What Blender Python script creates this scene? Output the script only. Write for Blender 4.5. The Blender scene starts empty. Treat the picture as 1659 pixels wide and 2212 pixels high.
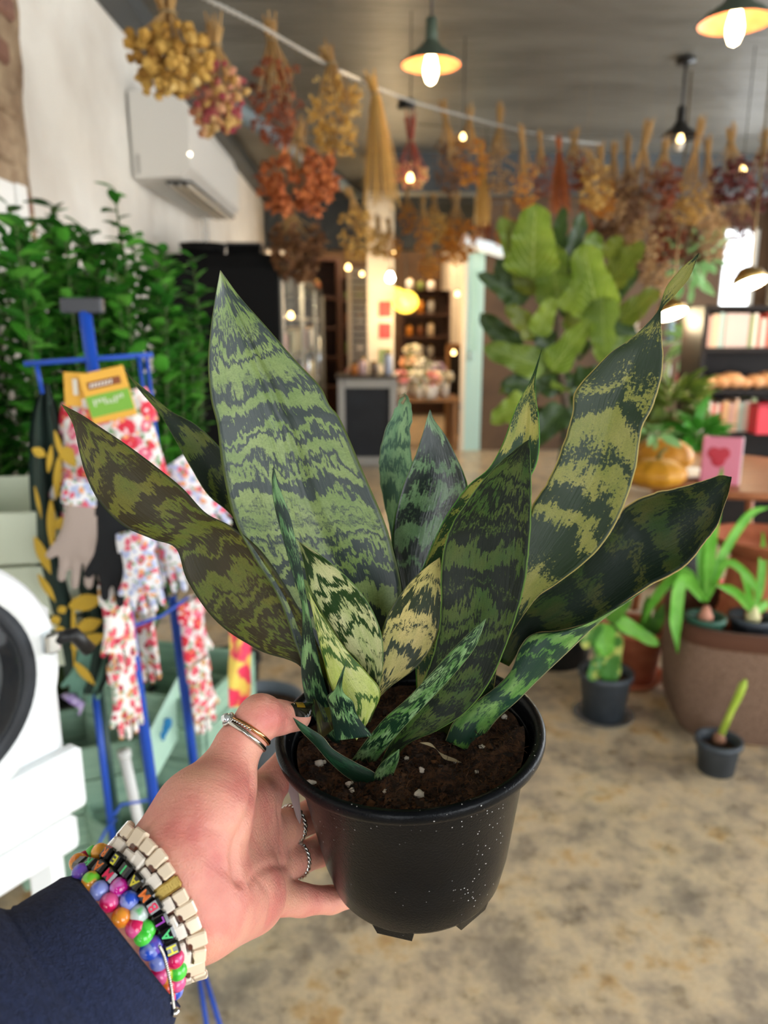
import bpy, math, random
import numpy as np
from mathutils import Vector, Matrix, noise as mnoise

# ------------------------------------------------------------------ camera
scene = bpy.context.scene
COL = scene.collection
FPX, CX, CY = 1661.0, 829.5, 1106.0          # focal length in pixels of a 1659x2212 frame
YAW, PITCH, CAMZ = math.radians(1.45), math.radians(13.7), 1.45
C0 = Vector((0, 0, CAMZ))
FW = Vector((math.sin(YAW)*math.cos(PITCH), math.cos(YAW)*math.cos(PITCH), -math.sin(PITCH)))
RT = Vector((math.cos(YAW), -math.sin(YAW), 0))
UP = RT.cross(FW)
cam = bpy.data.cameras.new('camera')
camo = bpy.data.objects.new('camera', cam); COL.objects.link(camo)
camo.matrix_world = Matrix((( RT.x, UP.x, -FW.x, C0.x), (RT.y, UP.y, -FW.y, C0.y), (RT.z, UP.z, -FW.z, C0.z), (0,0,0,1)))
cam.sensor_fit = 'VERTICAL'; cam.sensor_height = 36.0; cam.lens = FPX/2212*36.0
cam.clip_start = 0.02; cam.clip_end = 100
cam.dof.use_dof = True; cam.dof.focus_distance = 0.398; cam.dof.aperture_fstop = 7.6
scene.camera = camo
def P(px, py, d):
    return C0 + FW*d + RT*((px-CX)/FPX*d) + UP*((CY-py)/FPX*d)
def RAY(px, py):
    return FW + RT*((px-CX)/FPX) + UP*((CY-py)/FPX)
def PY(px, py, Y):
    r = RAY(px, py); return C0 + r*(Y/r.y)
def PZ(px, py, z=0.0):
    r = RAY(px, py); return C0 + r*((z-CAMZ)/r.z)
def PX(px, py, x):
    r = RAY(px, py); return C0 + r*(x/r.x)

# ------------------------------------------------------------------ light and colour management
scene.view_settings.view_transform = 'Standard'
scene.view_settings.look = 'None'
scene.view_settings.gamma = 1.0
scene.view_settings.use_curve_mapping = False
scene.view_settings.exposure = 0.6
try:
    scene.cycles.use_denoising = True
    scene.cycles.max_bounces = 5; scene.cycles.diffuse_bounces = 3; scene.cycles.glossy_bounces = 2
    scene.cycles.use_adaptive_sampling = True; scene.cycles.adaptive_threshold = .12; scene.cycles.adaptive_min_samples = 16
    scene.cycles.transmission_bounces = 4; scene.cycles.transparent_max_bounces = 6
    scene.cycles.sample_clamp_indirect = 6.0
except Exception: pass
world = bpy.data.worlds.new('daylight'); scene.world = world; world.use_nodes = True
bgn = world.node_tree.nodes['Background']
bgn.inputs[0].default_value = (0.93, 0.97, 1.0, 1); bgn.inputs[1].default_value = 4.6
def portal(name, loc, rot, sx, sy):
    l = bpy.data.lights.new(name, 'AREA'); l.shape = 'RECTANGLE'; l.size = sx; l.size_y = sy
    l.cycles.is_portal = True
    o = bpy.data.objects.new(name, l); COL.objects.link(o); o.location = loc; o.rotation_euler = rot
# room numbers: left wall, right wall, window front behind the camera, far back
XL, XR, YF, YB, HC = -1.22, 4.6, -2.6, 14.0, 3.0
YR, XC = 9.0, 1.36                        # right hand bay ends at YR, passage beyond runs left of XC
portal('shop_front_daylight', ((.95+XR-.2)/2, YF+.03, 1.6), (math.radians(90), 0, 0), XR-.2-.95, 2.3)
portal('shop_door_daylight', (XL+.45, YF+.03, 1.5), (math.radians(90), 0, 0), .8, 2.3)
portal('side_window_daylight', (XR-.03, 3.6, 1.55), (0, math.radians(90), 0), 2.3, 9.4)
portal('rear_window_daylight', (4.25, YR-.03, 2.05), (math.radians(-90), 0, 0), .4, .9)

# ------------------------------------------------------------------ materials
MATS = {}
def nodes_of(name):
    m = bpy.data.materials.new(name); m.use_nodes = True
    nt = m.node_tree; b = nt.nodes['Principled BSDF']
    return m, nt, b
def c4(c): return (c[0], c[1], c[2], 1.0)
def hexc(h):
    h = h.lstrip('#'); v = [int(h[i:i+2], 16)/255 for i in (0, 2, 4)]
    return tuple((x/12.92 if x <= .04045 else ((x+.055)/1.055)**2.4) for x in v)
def mat(name, col, rough=.6, metal=0.0, col2=None, nscale=20, ndetail=4, bump=0.0, bscale=None, spec=.5, trans=0.0,
        emit=0.0, ecol=None, sss=0.0, sssr=(.01, .004, .002), transl=0.0, ramp=(.35, .65), island=None, objrand=None, coat=0.0, coords='Object', stretch=None, alpha=None, ior=1.45):
    if name in MATS: return MATS[name]
    m, nt, b = nodes_of(name); N = nt.nodes; L = nt.links
    if isinstance(col, str): col = hexc(col)
    if isinstance(col2, str): col2 = hexc(col2)
    b.inputs['Base Color'].default_value = c4(col)
    b.inputs['Roughness'].default_value = rough; b.inputs['Metallic'].default_value = metal
    b.inputs['Specular IOR Level'].default_value = spec; b.inputs['IOR'].default_value = ior
    b.inputs['Transmission Weight'].default_value = trans; b.inputs['Coat Weight'].default_value = coat
    if alpha is not None: b.inputs['Alpha'].default_value = alpha
    if sss:
        b.inputs['Subsurface Weight'].default_value = sss; b.inputs['Subsurface Radius'].default_value = sssr; b.inputs['Subsurface Scale'].default_value = 1.0
    tc = N.new('ShaderNodeTexCoord'); vec = tc.outputs[coords]
    if stretch:
        mp = N.new('ShaderNodeMapping'); mp.inputs['Scale'].default_value = stretch; L.new(vec, mp.inputs[0]); vec = mp.outputs[0]
    csock = None
    if col2 is not None:
        n = N.new('ShaderNodeTexNoise'); n.inputs['Scale'].default_value = nscale; n.inputs['Detail'].default_value = ndetail
        L.new(vec, n.inputs['Vector'])
        r = N.new('ShaderNodeValToRGB'); r.color_ramp.elements[0].position = ramp[0]; r.color_ramp.elements[1].position = ramp[1]
        r.color_ramp.elements[0].color = c4(col); r.color_ramp.elements[1].color = c4(col2)
        L.new(n.outputs['Fac'], r.inputs[0]); csock = r.outputs[0]
    if island:
        g = N.new('ShaderNodeNewGeometry'); r = N.new('ShaderNodeValToRGB')
        cols = [hexc(x) if isinstance(x, str) else x for x in island]
        e = r.color_ramp.elements
        while len(e) < len(cols): e.new(.5)
        for i, cc in enumerate(cols):
            e[i].position = i/(len(cols)-1); e[i].color = c4(cc)
        L.new(g.outputs['Random Per Island'], r.inputs[0])
        if csock is None: csock = r.outputs[0]
        else:
            mx = N.new('ShaderNodeMix'); mx.data_type = 'RGBA'; mx.inputs[0].default_value = .5
            L.new(csock, mx.inputs[6]); L.new(r.outputs[0], mx.inputs[7]); csock = mx.outputs[2]
    if objrand:
        g = N.new('ShaderNodeObjectInfo'); r = N.new('ShaderNodeValToRGB'); cols = [hexc(x) for x in objrand]; e = r.color_ramp.elements
        while len(e) < len(cols): e.new(.5)
        for i, cc in enumerate(cols): e[i].position = i/(len(cols)-1); e[i].color = c4(cc)
        L.new(g.outputs['Random'], r.inputs[0]); csock = r.outputs[0]
    if csock: L.new(csock, b.inputs['Base Color'])
    if bump:
        n2 = N.new('ShaderNodeTexNoise'); n2.inputs['Scale'].default_value = bscale or nscale*3; n2.inputs['Detail'].default_value = 5
        L.new(vec, n2.inputs['Vector'])
        bp = N.new('ShaderNodeBump'); bp.inputs['Strength'].default_value = 1.0; bp.inputs['Distance'].default_value = bump
        L.new(n2.outputs['Fac'], bp.inputs['Height']); L.new(bp.outputs[0], b.inputs['Normal'])
    if emit:
        b.inputs['Emission Color'].default_value = c4(ecol or col); b.inputs['Emission Strength'].default_value = emit
    if transl:
        t = N.new('ShaderNodeBsdfTranslucent'); mx = N.new('ShaderNodeMixShader'); mx.inputs[0].default_value = transl
        if csock: L.new(csock, t.inputs[0])
        else: t.inputs[0].default_value = c4(col)
        out = N['Material Output']; L.new(b.outputs[0], mx.inputs[1]); L.new(t.outputs[0], mx.inputs[2]); L.new(mx.outputs[0], out.inputs[0])
    MATS[name] = m; return m
def spots(name, base, blobs, scale=40, rough=.7, bump=0.0):
    """printed fabric: several layers of voronoi blobs over a base colour. blobs = [(colour, scale, size)]"""
    if name in MATS: return MATS[name]
    m, nt, b = nodes_of(name); N = nt.nodes; L = nt.links
    b.inputs['Roughness'].default_value = rough
    tc = N.new('ShaderNodeTexCoord')
    ns = N.new('ShaderNodeTexNoise'); ns.inputs['Scale'].default_value = scale*1.6; L.new(tc.outputs['Object'], ns.inputs['Vector'])
    mxv = N.new('ShaderNodeMix'); mxv.data_type = 'RGBA'; mxv.blend_type = 'ADD'; mxv.inputs[0].default_value = .5/scale
    L.new(tc.outputs['Object'], mxv.inputs[6]); L.new(ns.outputs['Color'], mxv.inputs[7])
    prev = None
    for i, (cc, sc, size) in enumerate(blobs):
        mp = N.new('ShaderNodeMapping'); mp.inputs['Location'].default_value = (i*3.17, i*1.7, i*.9); L.new(mxv.outputs[2], mp.inputs[0])
        v = N.new('ShaderNodeTexVoronoi'); v.inputs['Scale'].default_value = sc; L.new(mp.outputs[0], v.inputs['Vector'])
        mr = N.new('ShaderNodeMapRange'); mr.inputs[1].default_value = size; mr.inputs[2].default_value = size*.82
        L.new(v.outputs['Distance'], mr.inputs[0])
        mx = N.new('ShaderNodeMix'); mx.data_type = 'RGBA'; L.new(mr.outputs[0], mx.inputs[0])
        if prev is None: mx.inputs[6].default_value = c4(hexc(base))
        else: L.new(prev, mx.inputs[6])
        mx.inputs[7].default_value = c4(hexc(cc)); prev = mx.outputs[2]
    L.new(prev, b.inputs['Base Color'])
    MATS[name] = m; return m

# ------------------------------------------------------------------ mesh helpers
class MB:
    def __init__(s): s.v = []; s.f = []; s.uv = None
    def add(s, vs, fs):
        o = len(s.v); s.v += [tuple(v) for v in vs]; s.f += [tuple(i+o for i in f) for f in fs]; return s
    def box(s, c, size, rot=None, bev=0.0):
        x, y, z = [a/2 for a in size]; c = Vector(c)
        if bev <= 0:
            vs = [Vector((sx*x, sy*y, sz*z)) for sz in (-1, 1) for sy in (-1, 1) for sx in (-1, 1)]
            fs = [(0,2,3,1),(4,5,7,6),(0,1,5,4),(2,6,7,3),(0,4,6,2),(1,3,7,5)]
        else:
            q = min(bev, x*.98, y*.98, z*.98); vs = []; idx = {}
            for sz in (-1, 1):
                for sy in (-1, 1):
                    for sx in (-1, 1):
                        for k, (dx, dy, dz) in enumerate(((q,q,0),(q,0,q),(0,q,q))):
                            idx[(sx,sy,sz,k)] = len(vs); vs.append(Vector((sx*(x-dx), sy*(y-dy), sz*(z-dz))))
            fs = []; I = idx
            for s_ in (-1, 1):
                fs.append([I[(a,b,s_,0)] for a, b in ((-1,-1),(1,-1),(1,1),(-1,1))][::s_])
                fs.append([I[(a,s_,b,1)] for a, b in ((-1,-1),(1,-1),(1,1),(-1,1))][::-s_])
                fs.append([I[(s_,a,b,2)] for a, b in ((-1,-1),(1,-1),(1,1),(-1,1))][::s_])
            for a in (-1, 1):
                for b in (-1, 1):
                    fs.append([I[(-1,a,b,0)], I[(1,a,b,0)], I[(1,a,b,1)], I[(-1,a,b,1)]])
                    fs.append([I[(a,-1,b,0)], I[(a,1,b,0)], I[(a,1,b,2)], I[(a,-1,b,2)]])
                    fs.append([I[(a,b,-1,1)], I[(a,b,1,1)], I[(a,b,1,2)], I[(a,b,-1,2)]])
            for a in (-1, 1):
                for b in (-1, 1):
                    for d in (-1, 1): fs.append([I[(a,b,d,k)] for k in range(3)])
        if rot is not None: vs = [rot @ v for v in vs]
        return s.add([v + c for v in vs], fs)
    def tube(s, pts, rad, n=8, cap=True, flat=1.0):
        pts = [Vector(p) for p in pts]; m = len(pts)
        if not hasattr(rad, '__len__'): rad = [rad]*m
        vs = []; fs = []; ref = None
        for i, p in enumerate(pts):
            t = (pts[min(i+1, m-1)] - pts[max(i-1, 0)])
            t = t.normalized() if t.length > 1e-9 else Vector((0,0,1))
            if ref is None:
                ref = t.cross(Vector((0,0,1)) if abs(t.z) < .9 else Vector((1,0,0))).normalized()
            else:
                ref = (ref - t*ref.dot(t)); ref = ref.normalized() if ref.length > 1e-9 else t.orthogonal().normalized()
            b = t.cross(ref)
            for k in range(n):
                a = 2*math.pi*k/n; vs.append(p + (ref*math.cos(a) + b*math.sin(a)*flat)*rad[i])
        for i in range(m-1):
            for k in range(n):
                k2 = (k+1) % n; fs.append((i*n+k, i*n+k2, (i+1)*n+k2, (i+1)*n+k))
        if cap: fs.append(tuple(range(n))[::-1]); fs.append(tuple((m-1)*n+k for k in range(n)))
        return s.add(vs, fs)
    def loop(s, pts, rad, n=6):
        pts = [Vector(p) for p in pts]; m = len(pts); vs = []; fs = []
        c = sum(pts, Vector())/m; nrm = (pts[0]-c).cross(pts[m//4]-c)
        nrm = nrm.normalized() if nrm.length > 1e-9 else Vector((0,0,1))
        for i, p in enumerate(pts):
            t = (pts[(i+1) % m]-pts[i-1]).normalized(); r = t.cross(nrm).normalized(); b = t.cross(r)
            for k in range(n):
                a = 2*math.pi*k/n; vs.append(p+(r*math.cos(a)+b*math.sin(a))*rad)
        for i in range(m):
            j = (i+1) % m
            for k in range(n):
                k2 = (k+1) % n; fs.append((i*n+k, i*n+k2, j*n+k2, j*n+k))
        return s.add(vs, fs)
    def lathe(s, prof, n=32, M=None, close=False, cap=True):
        vs = []; fs = []; m = len(prof)
        for r, z in prof:
            for k in range(n):
                a = 2*math.pi*k/n; vs.append(Vector((r*math.cos(a), r*math.sin(a), z)))
        for i in range(m-1 + (1 if close else 0)):
            j = (i+1) % m
            for k in range(n):
                k2 = (k+1) % n; fs.append((i*n+k, i*n+k2, j*n+k2, j*n+k))
        if not close and cap:
            if prof[0][0] > 1e-6: fs.append(tuple(range(n))[::-1])
            if prof[-1][0] > 1e-6: fs.append(tuple((m-1)*n+k for k in range(n)))
        if M is not None: vs = [M @ v for v in vs]
        return s.add(vs, fs)
    def ico(s, c, r, sub=1, squash=(1,1,1), jit=0.0, rng=None, rot=None):
        vs, fs = ICO[sub]; c = Vector(c); out = []
        for v in vs:
            w = Vector((v[0]*squash[0], v[1]*squash[1], v[2]*squash[2]))*r
            if jit: w *= 1 + (rng or random).uniform(-jit, jit)
            if rot is not None: w = rot @ w
            out.append(c+w)
        return s.add(out, fs)
    def grid(s, rows):
        m = len(rows); n = len(rows[0]); vs = [p for r in rows for p in r]
        return s.add(vs, [(i*n+k, i*n+k+1, (i+1)*n+k+1, (i+1)*n+k) for i in range(m-1) for k in range(n-1)])
    def mesh(s, name, mt=None, smooth=True):
        me = bpy.data.meshes.new(name); me.from_pydata([tuple(v) for v in s.v], [], s.f)
        if smooth: me.polygons.foreach_set('use_smooth', [True]*len(me.polygons))
        if mt is not None: me.materials.append(mt)
        me.update(); return me
    def build(s, name, mt, parent=None, smooth=False, world=True, kind=None):
        return link(name, s.mesh(name, mt, smooth), parent, world, kind)
def _ico():
    t = (1+5**.5)/2; v = [(-1,t,0),(1,t,0),(-1,-t,0),(1,-t,0),(0,-1,t),(0,1,t),(0,-1,-t),(0,1,-t),(t,0,-1),(t,0,1),(-t,0,-1),(-t,0,1)]
    v = [Vector(x).normalized() for x in v]
    f = [(0,11,5),(0,5,1),(0,1,7),(0,7,10),(0,10,11),(1,5,9),(5,11,4),(11,10,2),(10,7,6),(7,1,8),(3,9,4),(3,4,2),(3,2,6),(3,6,8),(3,8,9),(4,9,5),(2,4,11),(6,2,10),(8,6,7),(9,8,1)]
    out = [([tuple(x) for x in v], list(f))]
    for _ in range(3):
        v = list(v); cache = {}; g = []
        def mid(a, b):
            k = (min(a,b), max(a,b))
            if k not in cache: cache[k] = len(v); v.append(((v[a]+v[b])/2).normalized())
            return cache[k]
        for a, b, c in f:
            x, y, z = mid(a,b), mid(b,c), mid(c,a); g += [(a,x,z),(b,y,x),(c,z,y),(x,y,z)]
        f = g; out.append(([tuple(x) for x in v], list(f)))
    return out
ICO = _ico()
def link(name, me, parent=None, world=True, kind=None):
    o = bpy.data.objects.new(name, me); COL.objects.link(o)
    if parent is not None:
        o.parent = parent
        if world and parent.get('_root'): o.matrix_parent_inverse = Matrix.Translation(-parent.location)
    if kind: o['kind'] = kind
    return o
def thing(name, label, cat, loc=(0,0,0), group=None, rot=None, world=True):
    o = bpy.data.objects.new(name, None); COL.objects.link(o); o.empty_display_size = .05
    o.location = loc; o['label'] = label; o['category'] = cat
    if rot is not None: o.rotation_euler = rot
    if group: o['group'] = group
    if world: o['_root'] = 1
    return o
def tag(o, label, cat, group=None):
    o['label'] = label; o['category'] = cat
    if group: o['group'] = group
    return o
def struct(name, mb, mt, smooth=False):
    o = mb.build(name, mt, None, smooth); o['kind'] = 'structure'; return o
def cr(pts, n):
    """Catmull-Rom through rows of numbers, n samples"""
    a = np.array(pts, float); m = len(a); out = []
    seg = np.linalg.norm(np.diff(a[:, :2], axis=0), axis=1)**.5 + 1e-6; t = np.concatenate([[0], np.cumsum(seg)])
    for u in np.linspace(0, t[-1], n):
        i = min(max(np.searchsorted(t, u, side='right')-1, 0), m-2); h = t[i+1]-t[i]; w = (u-t[i])/h
        m0 = (a[i+1]-a[i-1])/(t[i+1]-t[i-1])*h if i > 0 else (a[1]-a[0])
        m1 = (a[i+2]-a[i])/(t[i+2]-t[i])*h if i+2 < m else (a[i+1]-a[i])
        w2, w3 = w*w, w*w*w
        out.append((2*w3-3*w2+1)*a[i]+(w3-2*w2+w)*m0+(-2*w3+3*w2)*a[i+1]+(w3-w2)*m1)
    return np.array(out)
def frame_z(z, hint=Vector((0,0,1))):
    z = Vector(z).normalized(); x = hint.cross(z)
    x = x.normalized() if x.length > 1e-6 else z.orthogonal().normalized()
    y = z.cross(x); return Matrix(((x.x,y.x,z.x),(x.y,y.y,z.y),(x.z,y.z,z.z)))
def text_mesh(body, size, depth, font_bold=0.0):
    cu = bpy.data.curves.new('letters', 'FONT'); cu.body = body; cu.size = size; cu.extrude = depth; cu.offset = font_bold
    cu.align_x = 'CENTER'; cu.align_y = 'CENTER'; cu.resolution_u = 3
    o = bpy.data.objects.new('letters', cu); COL.objects.link(o)
    dg = bpy.context.evaluated_depsgraph_get(); dg.update()
    me = bpy.data.meshes.new_from_object(o.evaluated_get(dg)); bpy.data.objects.remove(o); bpy.data.curves.remove(cu)
    return me
# ------------------------------------------------------------------ the room
def floor_mat():
    m, nt, b = nodes_of('polished_concrete'); N = nt.nodes; L = nt.links
    tc = N.new('ShaderNodeTexCoord')
    def nz(scale, detail, rough=.6, dist=0.0):
        n = N.new('ShaderNodeTexNoise'); n.inputs['Scale'].default_value = scale; n.inputs['Detail'].default_value = detail
        n.inputs['Roughness'].default_value = rough; n.inputs['Distortion'].default_value = dist; L.new(tc.outputs['Object'], n.inputs['Vector']); return n
    a = nz(5.0, 12, .70, .1); r = N.new('ShaderNodeValToRGB'); L.new(a.outputs['Fac'], r.inputs[0]); e = r.color_ramp.elements
    cols = [(.30, '#857a6e'), (.42, '#a89a86'), (.49, '#c6b498'), (.55, '#d8c4a2'), (.62, '#c9a878'), (.74, '#b58c5c')]
    while len(e) < len(cols): e.new(.5)
    for i, (p, h) in enumerate(cols): e[i].position = p; e[i].color = c4(hexc(h))
    s = nz(12, 12, .72, .0); r2 = N.new('ShaderNodeValToRGB'); r2.color_ramp.elements[0].position = .34; r2.color_ramp.elements[1].position = .50
    r2.color_ramp.elements[0].color = (.46, .44, .42, 1); r2.color_ramp.elements[1].color = (1, 1, 1, 1); L.new(s.outputs['Fac'], r2.inputs[0])
    mx = N.new('ShaderNodeMix'); mx.data_type = 'RGBA'; mx.blend_type = 'MULTIPLY'; mx.inputs[0].default_value = .75
    L.new(r.outputs[0], mx.inputs[6]); L.new(r2.outputs[0], mx.inputs[7])
    g = nz(120, 4); r3 = N.new('ShaderNodeValToRGB'); r3.color_ramp.elements[0].position = .3; r3.color_ramp.elements[1].position = .7
    r3.color_ramp.elements[0].color = (.72, .70, .68, 1); r3.color_ramp.elements[1].color = (1.1, 1.08, 1.05, 1); L.new(g.outputs['Fac'], r3.inputs[0])
    m2 = N.new('ShaderNodeMix'); m2.data_type = 'RGBA'; m2.blend_type = 'MULTIPLY'; m2.inputs[0].default_value = .6
    L.new(mx.outputs[2], m2.inputs[6]); L.new(r3.outputs[0], m2.inputs[7]); L.new(m2.outputs[2], b.inputs['Base Color'])
    rr = N.new('ShaderNodeMapRange'); rr.inputs[3].default_value = .18; rr.inputs[4].default_value = .42; L.new(s.outputs['Fac'], rr.inputs[0]); L.new(rr.outputs[0], b.inputs['Roughness'])
    return m
M_floor = floor_mat()
M_plaster = mat('white_plaster', '#e9e4da', .75, col2='#d3cbbf', nscale=2.2, ndetail=6, bump=.012, bscale=9)
M_ceil = mat('dark_ceiling_paint', '#5d5a53', .40, col2='#716e66', nscale=1.2, bump=.01, bscale=5, stretch=(1, 3, 1))
M_beam = mat('grey_blue_paint', '#4b4f50', .5, col2='#3d4143', nscale=3)
M_steelblue = mat('pale_duct_paint', '#7f8b8d', .45)
M_frame = mat('white_window_frame', '#e8e8e4', .5)
M_warmwall = mat('warm_far_wall', '#6a523c', .8, col2='#54402f', nscale=2)
M_mint = mat('mint_paint', '#b7d8cf', .55)
M_cream = mat('cream_paint', '#e6d6bd', .6)
M_frontdark = mat('dark_front_wall_paint', '#2c2a28', .7)  # unseen wall, toned dark so pot and leaves reflect less light
struct('floor', MB().box(((XL+XR)/2, (YF+YB)/2, -.05), (XR-XL+.4, YB-YF+.4, .1)), M_floor)
struct('ceiling', MB().box(((XL+XR)/2, (YF+YB)/2, HC+.05), (XR-XL+.4, YB-YF+.4, .1)), M_ceil)
# left wall with uneven render: a gently wavy sheet with thickness
mb = MB(); rows = []
for i in range(100):
    y = YF + (YB-YF)*(i/99); rows.append([Vector((XL + .010*mnoise.noise(Vector((y*1.3, k*.18, 2))) + .006*mnoise.noise(Vector((y*4, k*.5, 7))), y, HC*k/30)) for k in range(31)])
mb.grid(rows); mb.grid([[Vector((XL-.12, YF+(YB-YF)*i, HC*k)) for k in (0, 1)] for i in (0, 1)])
struct('wall_left', mb, M_plaster, True)
def wall_with_hole(axis, pos, a0, a1, z0, z1, holes, th=.1):
    mb = MB(); cuts = sorted(holes)
    def bx(u0, u1, w0, w1):
        if u1-u0 < 1e-4 or w1-w0 < 1e-4: return
        if axis == 'y': mb.box(((u0+u1)/2, pos, (w0+w1)/2), (u1-u0, th, w1-w0))
        else: mb.box((pos, (u0+u1)/2, (w0+w1)/2), (th, u1-u0, w1-w0))
    u = a0
    for h0, h1, w0, w1 in cuts:
        bx(u, h0, z0, z1); bx(h0, h1, z0, w0); bx(h0, h1, w1, z1); u = h1
    bx(u, a1, z0, z1); return mb
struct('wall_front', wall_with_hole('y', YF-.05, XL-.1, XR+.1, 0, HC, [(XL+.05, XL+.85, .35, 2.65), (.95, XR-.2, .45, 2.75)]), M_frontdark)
struct('wall_right', wall_with_hole('x', XR+.05, YF, YR, 0, HC, [(-1.1, 8.3, .4, 2.7)]), M_plaster)
struct('wall_back', wall_with_hole('y', YR+.05, XC, XR+.1, 0, HC, [(4.05, 4.45, 1.6, 2.5)]), M_warmwall)
struct('wall_passage', MB().box((XC+.05, (YR+YB)/2+.1, HC/2), (.1, YB-YR-.2, HC)), M_cream)
struct('wall_far', MB().box(((XL+XC)/2, YB+.05, HC/2), (XC-XL+.3, .1, HC)), M_warmwall)
for n, (axis, pos, a0, a1, z0, z1, k) in enumerate([('y', YF-.05, .95, XR-.2, .45, 2.75, 3), ('y', YF-.05, XL+.05, XL+.85, .35, 2.65, 1), ('x', XR+.05, -1.1, 8.3, .4, 2.7, 6), ('y', YR+.05, 4.05, 4.45, 1.6, 2.5, 1)]):
    mb = MB()
    for i in range(k+1):
        u = a0+(a1-a0)*i/k
        mb.box((u, pos, (z0+z1)/2) if axis == 'y' else (pos, u, (z0+z1)/2), (.05, .07, z1-z0) if axis == 'y' else (.07, .05, z1-z0))
    for z in ((z0, z1, z1-.5) if k > 1 else (z0, z1)):
        mb.box(((a0+a1)/2, pos, z) if axis == 'y' else (pos, (a0+a1)/2, z), (a1-a0, .07, .05) if axis == 'y' else (.07, a1-a0, .05))
    struct('window_%d' % (n+1), mb, M_frame)
# ceiling beams: lowered soffit across the room, long pale duct along the left corner
struct('trim_1', MB().box(((XC+XR)/2-.6, 7.85, 2.83), (XR-XC+1.4, .3, .34)), M_beam)
struct('trim_2', MB().box((.1, 10.2, 2.68), (2.6, .4, .64)), M_beam)
c1 = MB(); c1.box((XL+.07, 5.5, HC-.05), (.14, 16.6, .1)); struct('trim_3', c1, M_beam)
c1 = MB(); c1.tube([PZ(505, 232, HC-.09), PZ(775, 425, HC-.09)], .06, 12); struct('trim_4', c1, M_steelblue, True)
# bare patch of old masonry at the far left edge, with a white cupboard door on it
M_stone = mat('old_masonry', '#bba384', .9, col2='#93795f', nscale=9, ndetail=8, bump=.03, bscale=22)
M_brickred = mat('old_brick', '#7d5a4d', .9, col2='#946b58', nscale=14, bump=.01)
M_whitepanel = mat('white_board', '#efece6', .55)
rngm = random.Random(4)
yE = PX(55, 250, XL+.03).y
mb = MB(); rows = []
for k in range(41):
    z = 1.2+1.8*k/40; off = .05*mnoise.noise(Vector((z*2.2, 3, 1)))+.025*mnoise.noise(Vector((z*9, 1, 1)))-.02*math.sin(z*2)
    rows.append([Vector((XL+.005, yE+off, z))]+[Vector((XL+.03+.012*mnoise.noise(Vector((z*7, i*.9, 0))), yE-.012+off-(i/10)*.9, z)) for i in range(11)])
mb.grid(rows); wallpatch = mb.build('trim_5', M_stone, None, True); wallpatch['kind'] = 'structure'
for i in range(9):
    z = 1.55+i*.155
    mbk = MB(); mbk.box((XL+.035, yE-.14-.06*(i % 2)+rngm.uniform(-.02, .02), z), (.03, .17, .075), None, .012)
    b_ = mbk.build('brick', M_brickred if i in (2, 5, 6) else M_stone, wallpatch)
pp = PX(33, 380, XL+.06)
cup = thing('cupboard_door', 'white panelled board leaning against the bare masonry at the far left edge', 'board', (XL+.06, pp.y-.2, 0))
MB().box((XL+.062, pp.y-.25, .95), (.03, .5, 1.9), None, .004).build('board', M_whitepanel, cup)
MB().box((XL+.085, pp.y-.03, .95), (.015, .07, 1.9), None, .003).build('edge_strip', M_whitepanel, cup)
MB().box((XL+.085, pp.y-.25, 1.60), (.014, .5, .05), None, .003).build('rail', M_whitepanel, cup)
# ------------------------------------------------------------------ snake plant in its nursery pot
RIM = P(884, 1564, .437)
AX = (Vector((0, 0, 1))+Vector((0, -1, 0))*.075-RT*.055).normalized(); HPOT = .101
BOT = RIM-AX*HPOT
PXD = (RT - AX*RT.dot(AX)).normalized(); PYD = AX.cross(PXD)
MPOT = Matrix(((PXD.x, PYD.x, AX.x, BOT.x), (PXD.y, PYD.y, AX.y, BOT.y), (PXD.z, PYD.z, AX.z, BOT.z), (0,0,0,1)))
def rwall(h): return .0520 + (.0682-.0520)*h/HPOT
M_pot = mat('black_nursery_plastic', '#090b0e', .2, col2='#0d0f12', nscale=60, bump=.0002, bscale=900, spec=.15)
def dusty(m):
    nt = m.node_tree; N = nt.nodes; L = nt.links; b = N['Principled BSDF']
    tc = N.new('ShaderNodeTexCoord'); v = N.new('ShaderNodeTexVoronoi'); v.inputs['Scale'].default_value = 300; L.new(tc.outputs['Object'], v.inputs['Vector'])
    n = N.new('ShaderNodeTexNoise'); n.inputs['Scale'].default_value = 30; n.inputs['Detail'].default_value = 5; L.new(tc.outputs['Object'], n.inputs['Vector'])
    mr = N.new('ShaderNodeMapRange'); mr.inputs[1].default_value = .13; mr.inputs[2].default_value = .09; L.new(v.outputs['Distance'], mr.inputs[0])
    m2 = N.new('ShaderNodeMapRange'); m2.inputs[1].default_value = .52; m2.inputs[2].default_value = .62; L.new(n.outputs['Fac'], m2.inputs[0])
    mu = N.new('ShaderNodeMath'); mu.operation = 'MULTIPLY'; L.new(mr.outputs[0], mu.inputs[0]); L.new(m2.outputs[0], mu.inputs[1])
    src = b.inputs['Base Color'].links[0].from_socket
    mx = N.new('ShaderNodeMix'); mx.data_type = 'RGBA'; L.new(mu.outputs[0], mx.inputs[0]); L.new(src, mx.inputs[6]); mx.inputs[7].default_value = (.5, .48, .46, 1)
    L.new(mx.outputs[2], b.inputs['Base Color'])
    rr = N.new('ShaderNodeMapRange'); rr.inputs[3].default_value = .14; rr.inputs[4].default_value = .28; L.new(n.outputs['Fac'], rr.inputs[0]); L.new(rr.outputs[0], b.inputs['Roughness'])
dusty(M_pot)
plant = thing('potted_snake_plant', 'banded dark and light green snake plant in a black nursery pot', 'potted plant', BOT)
h = HPOT
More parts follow.
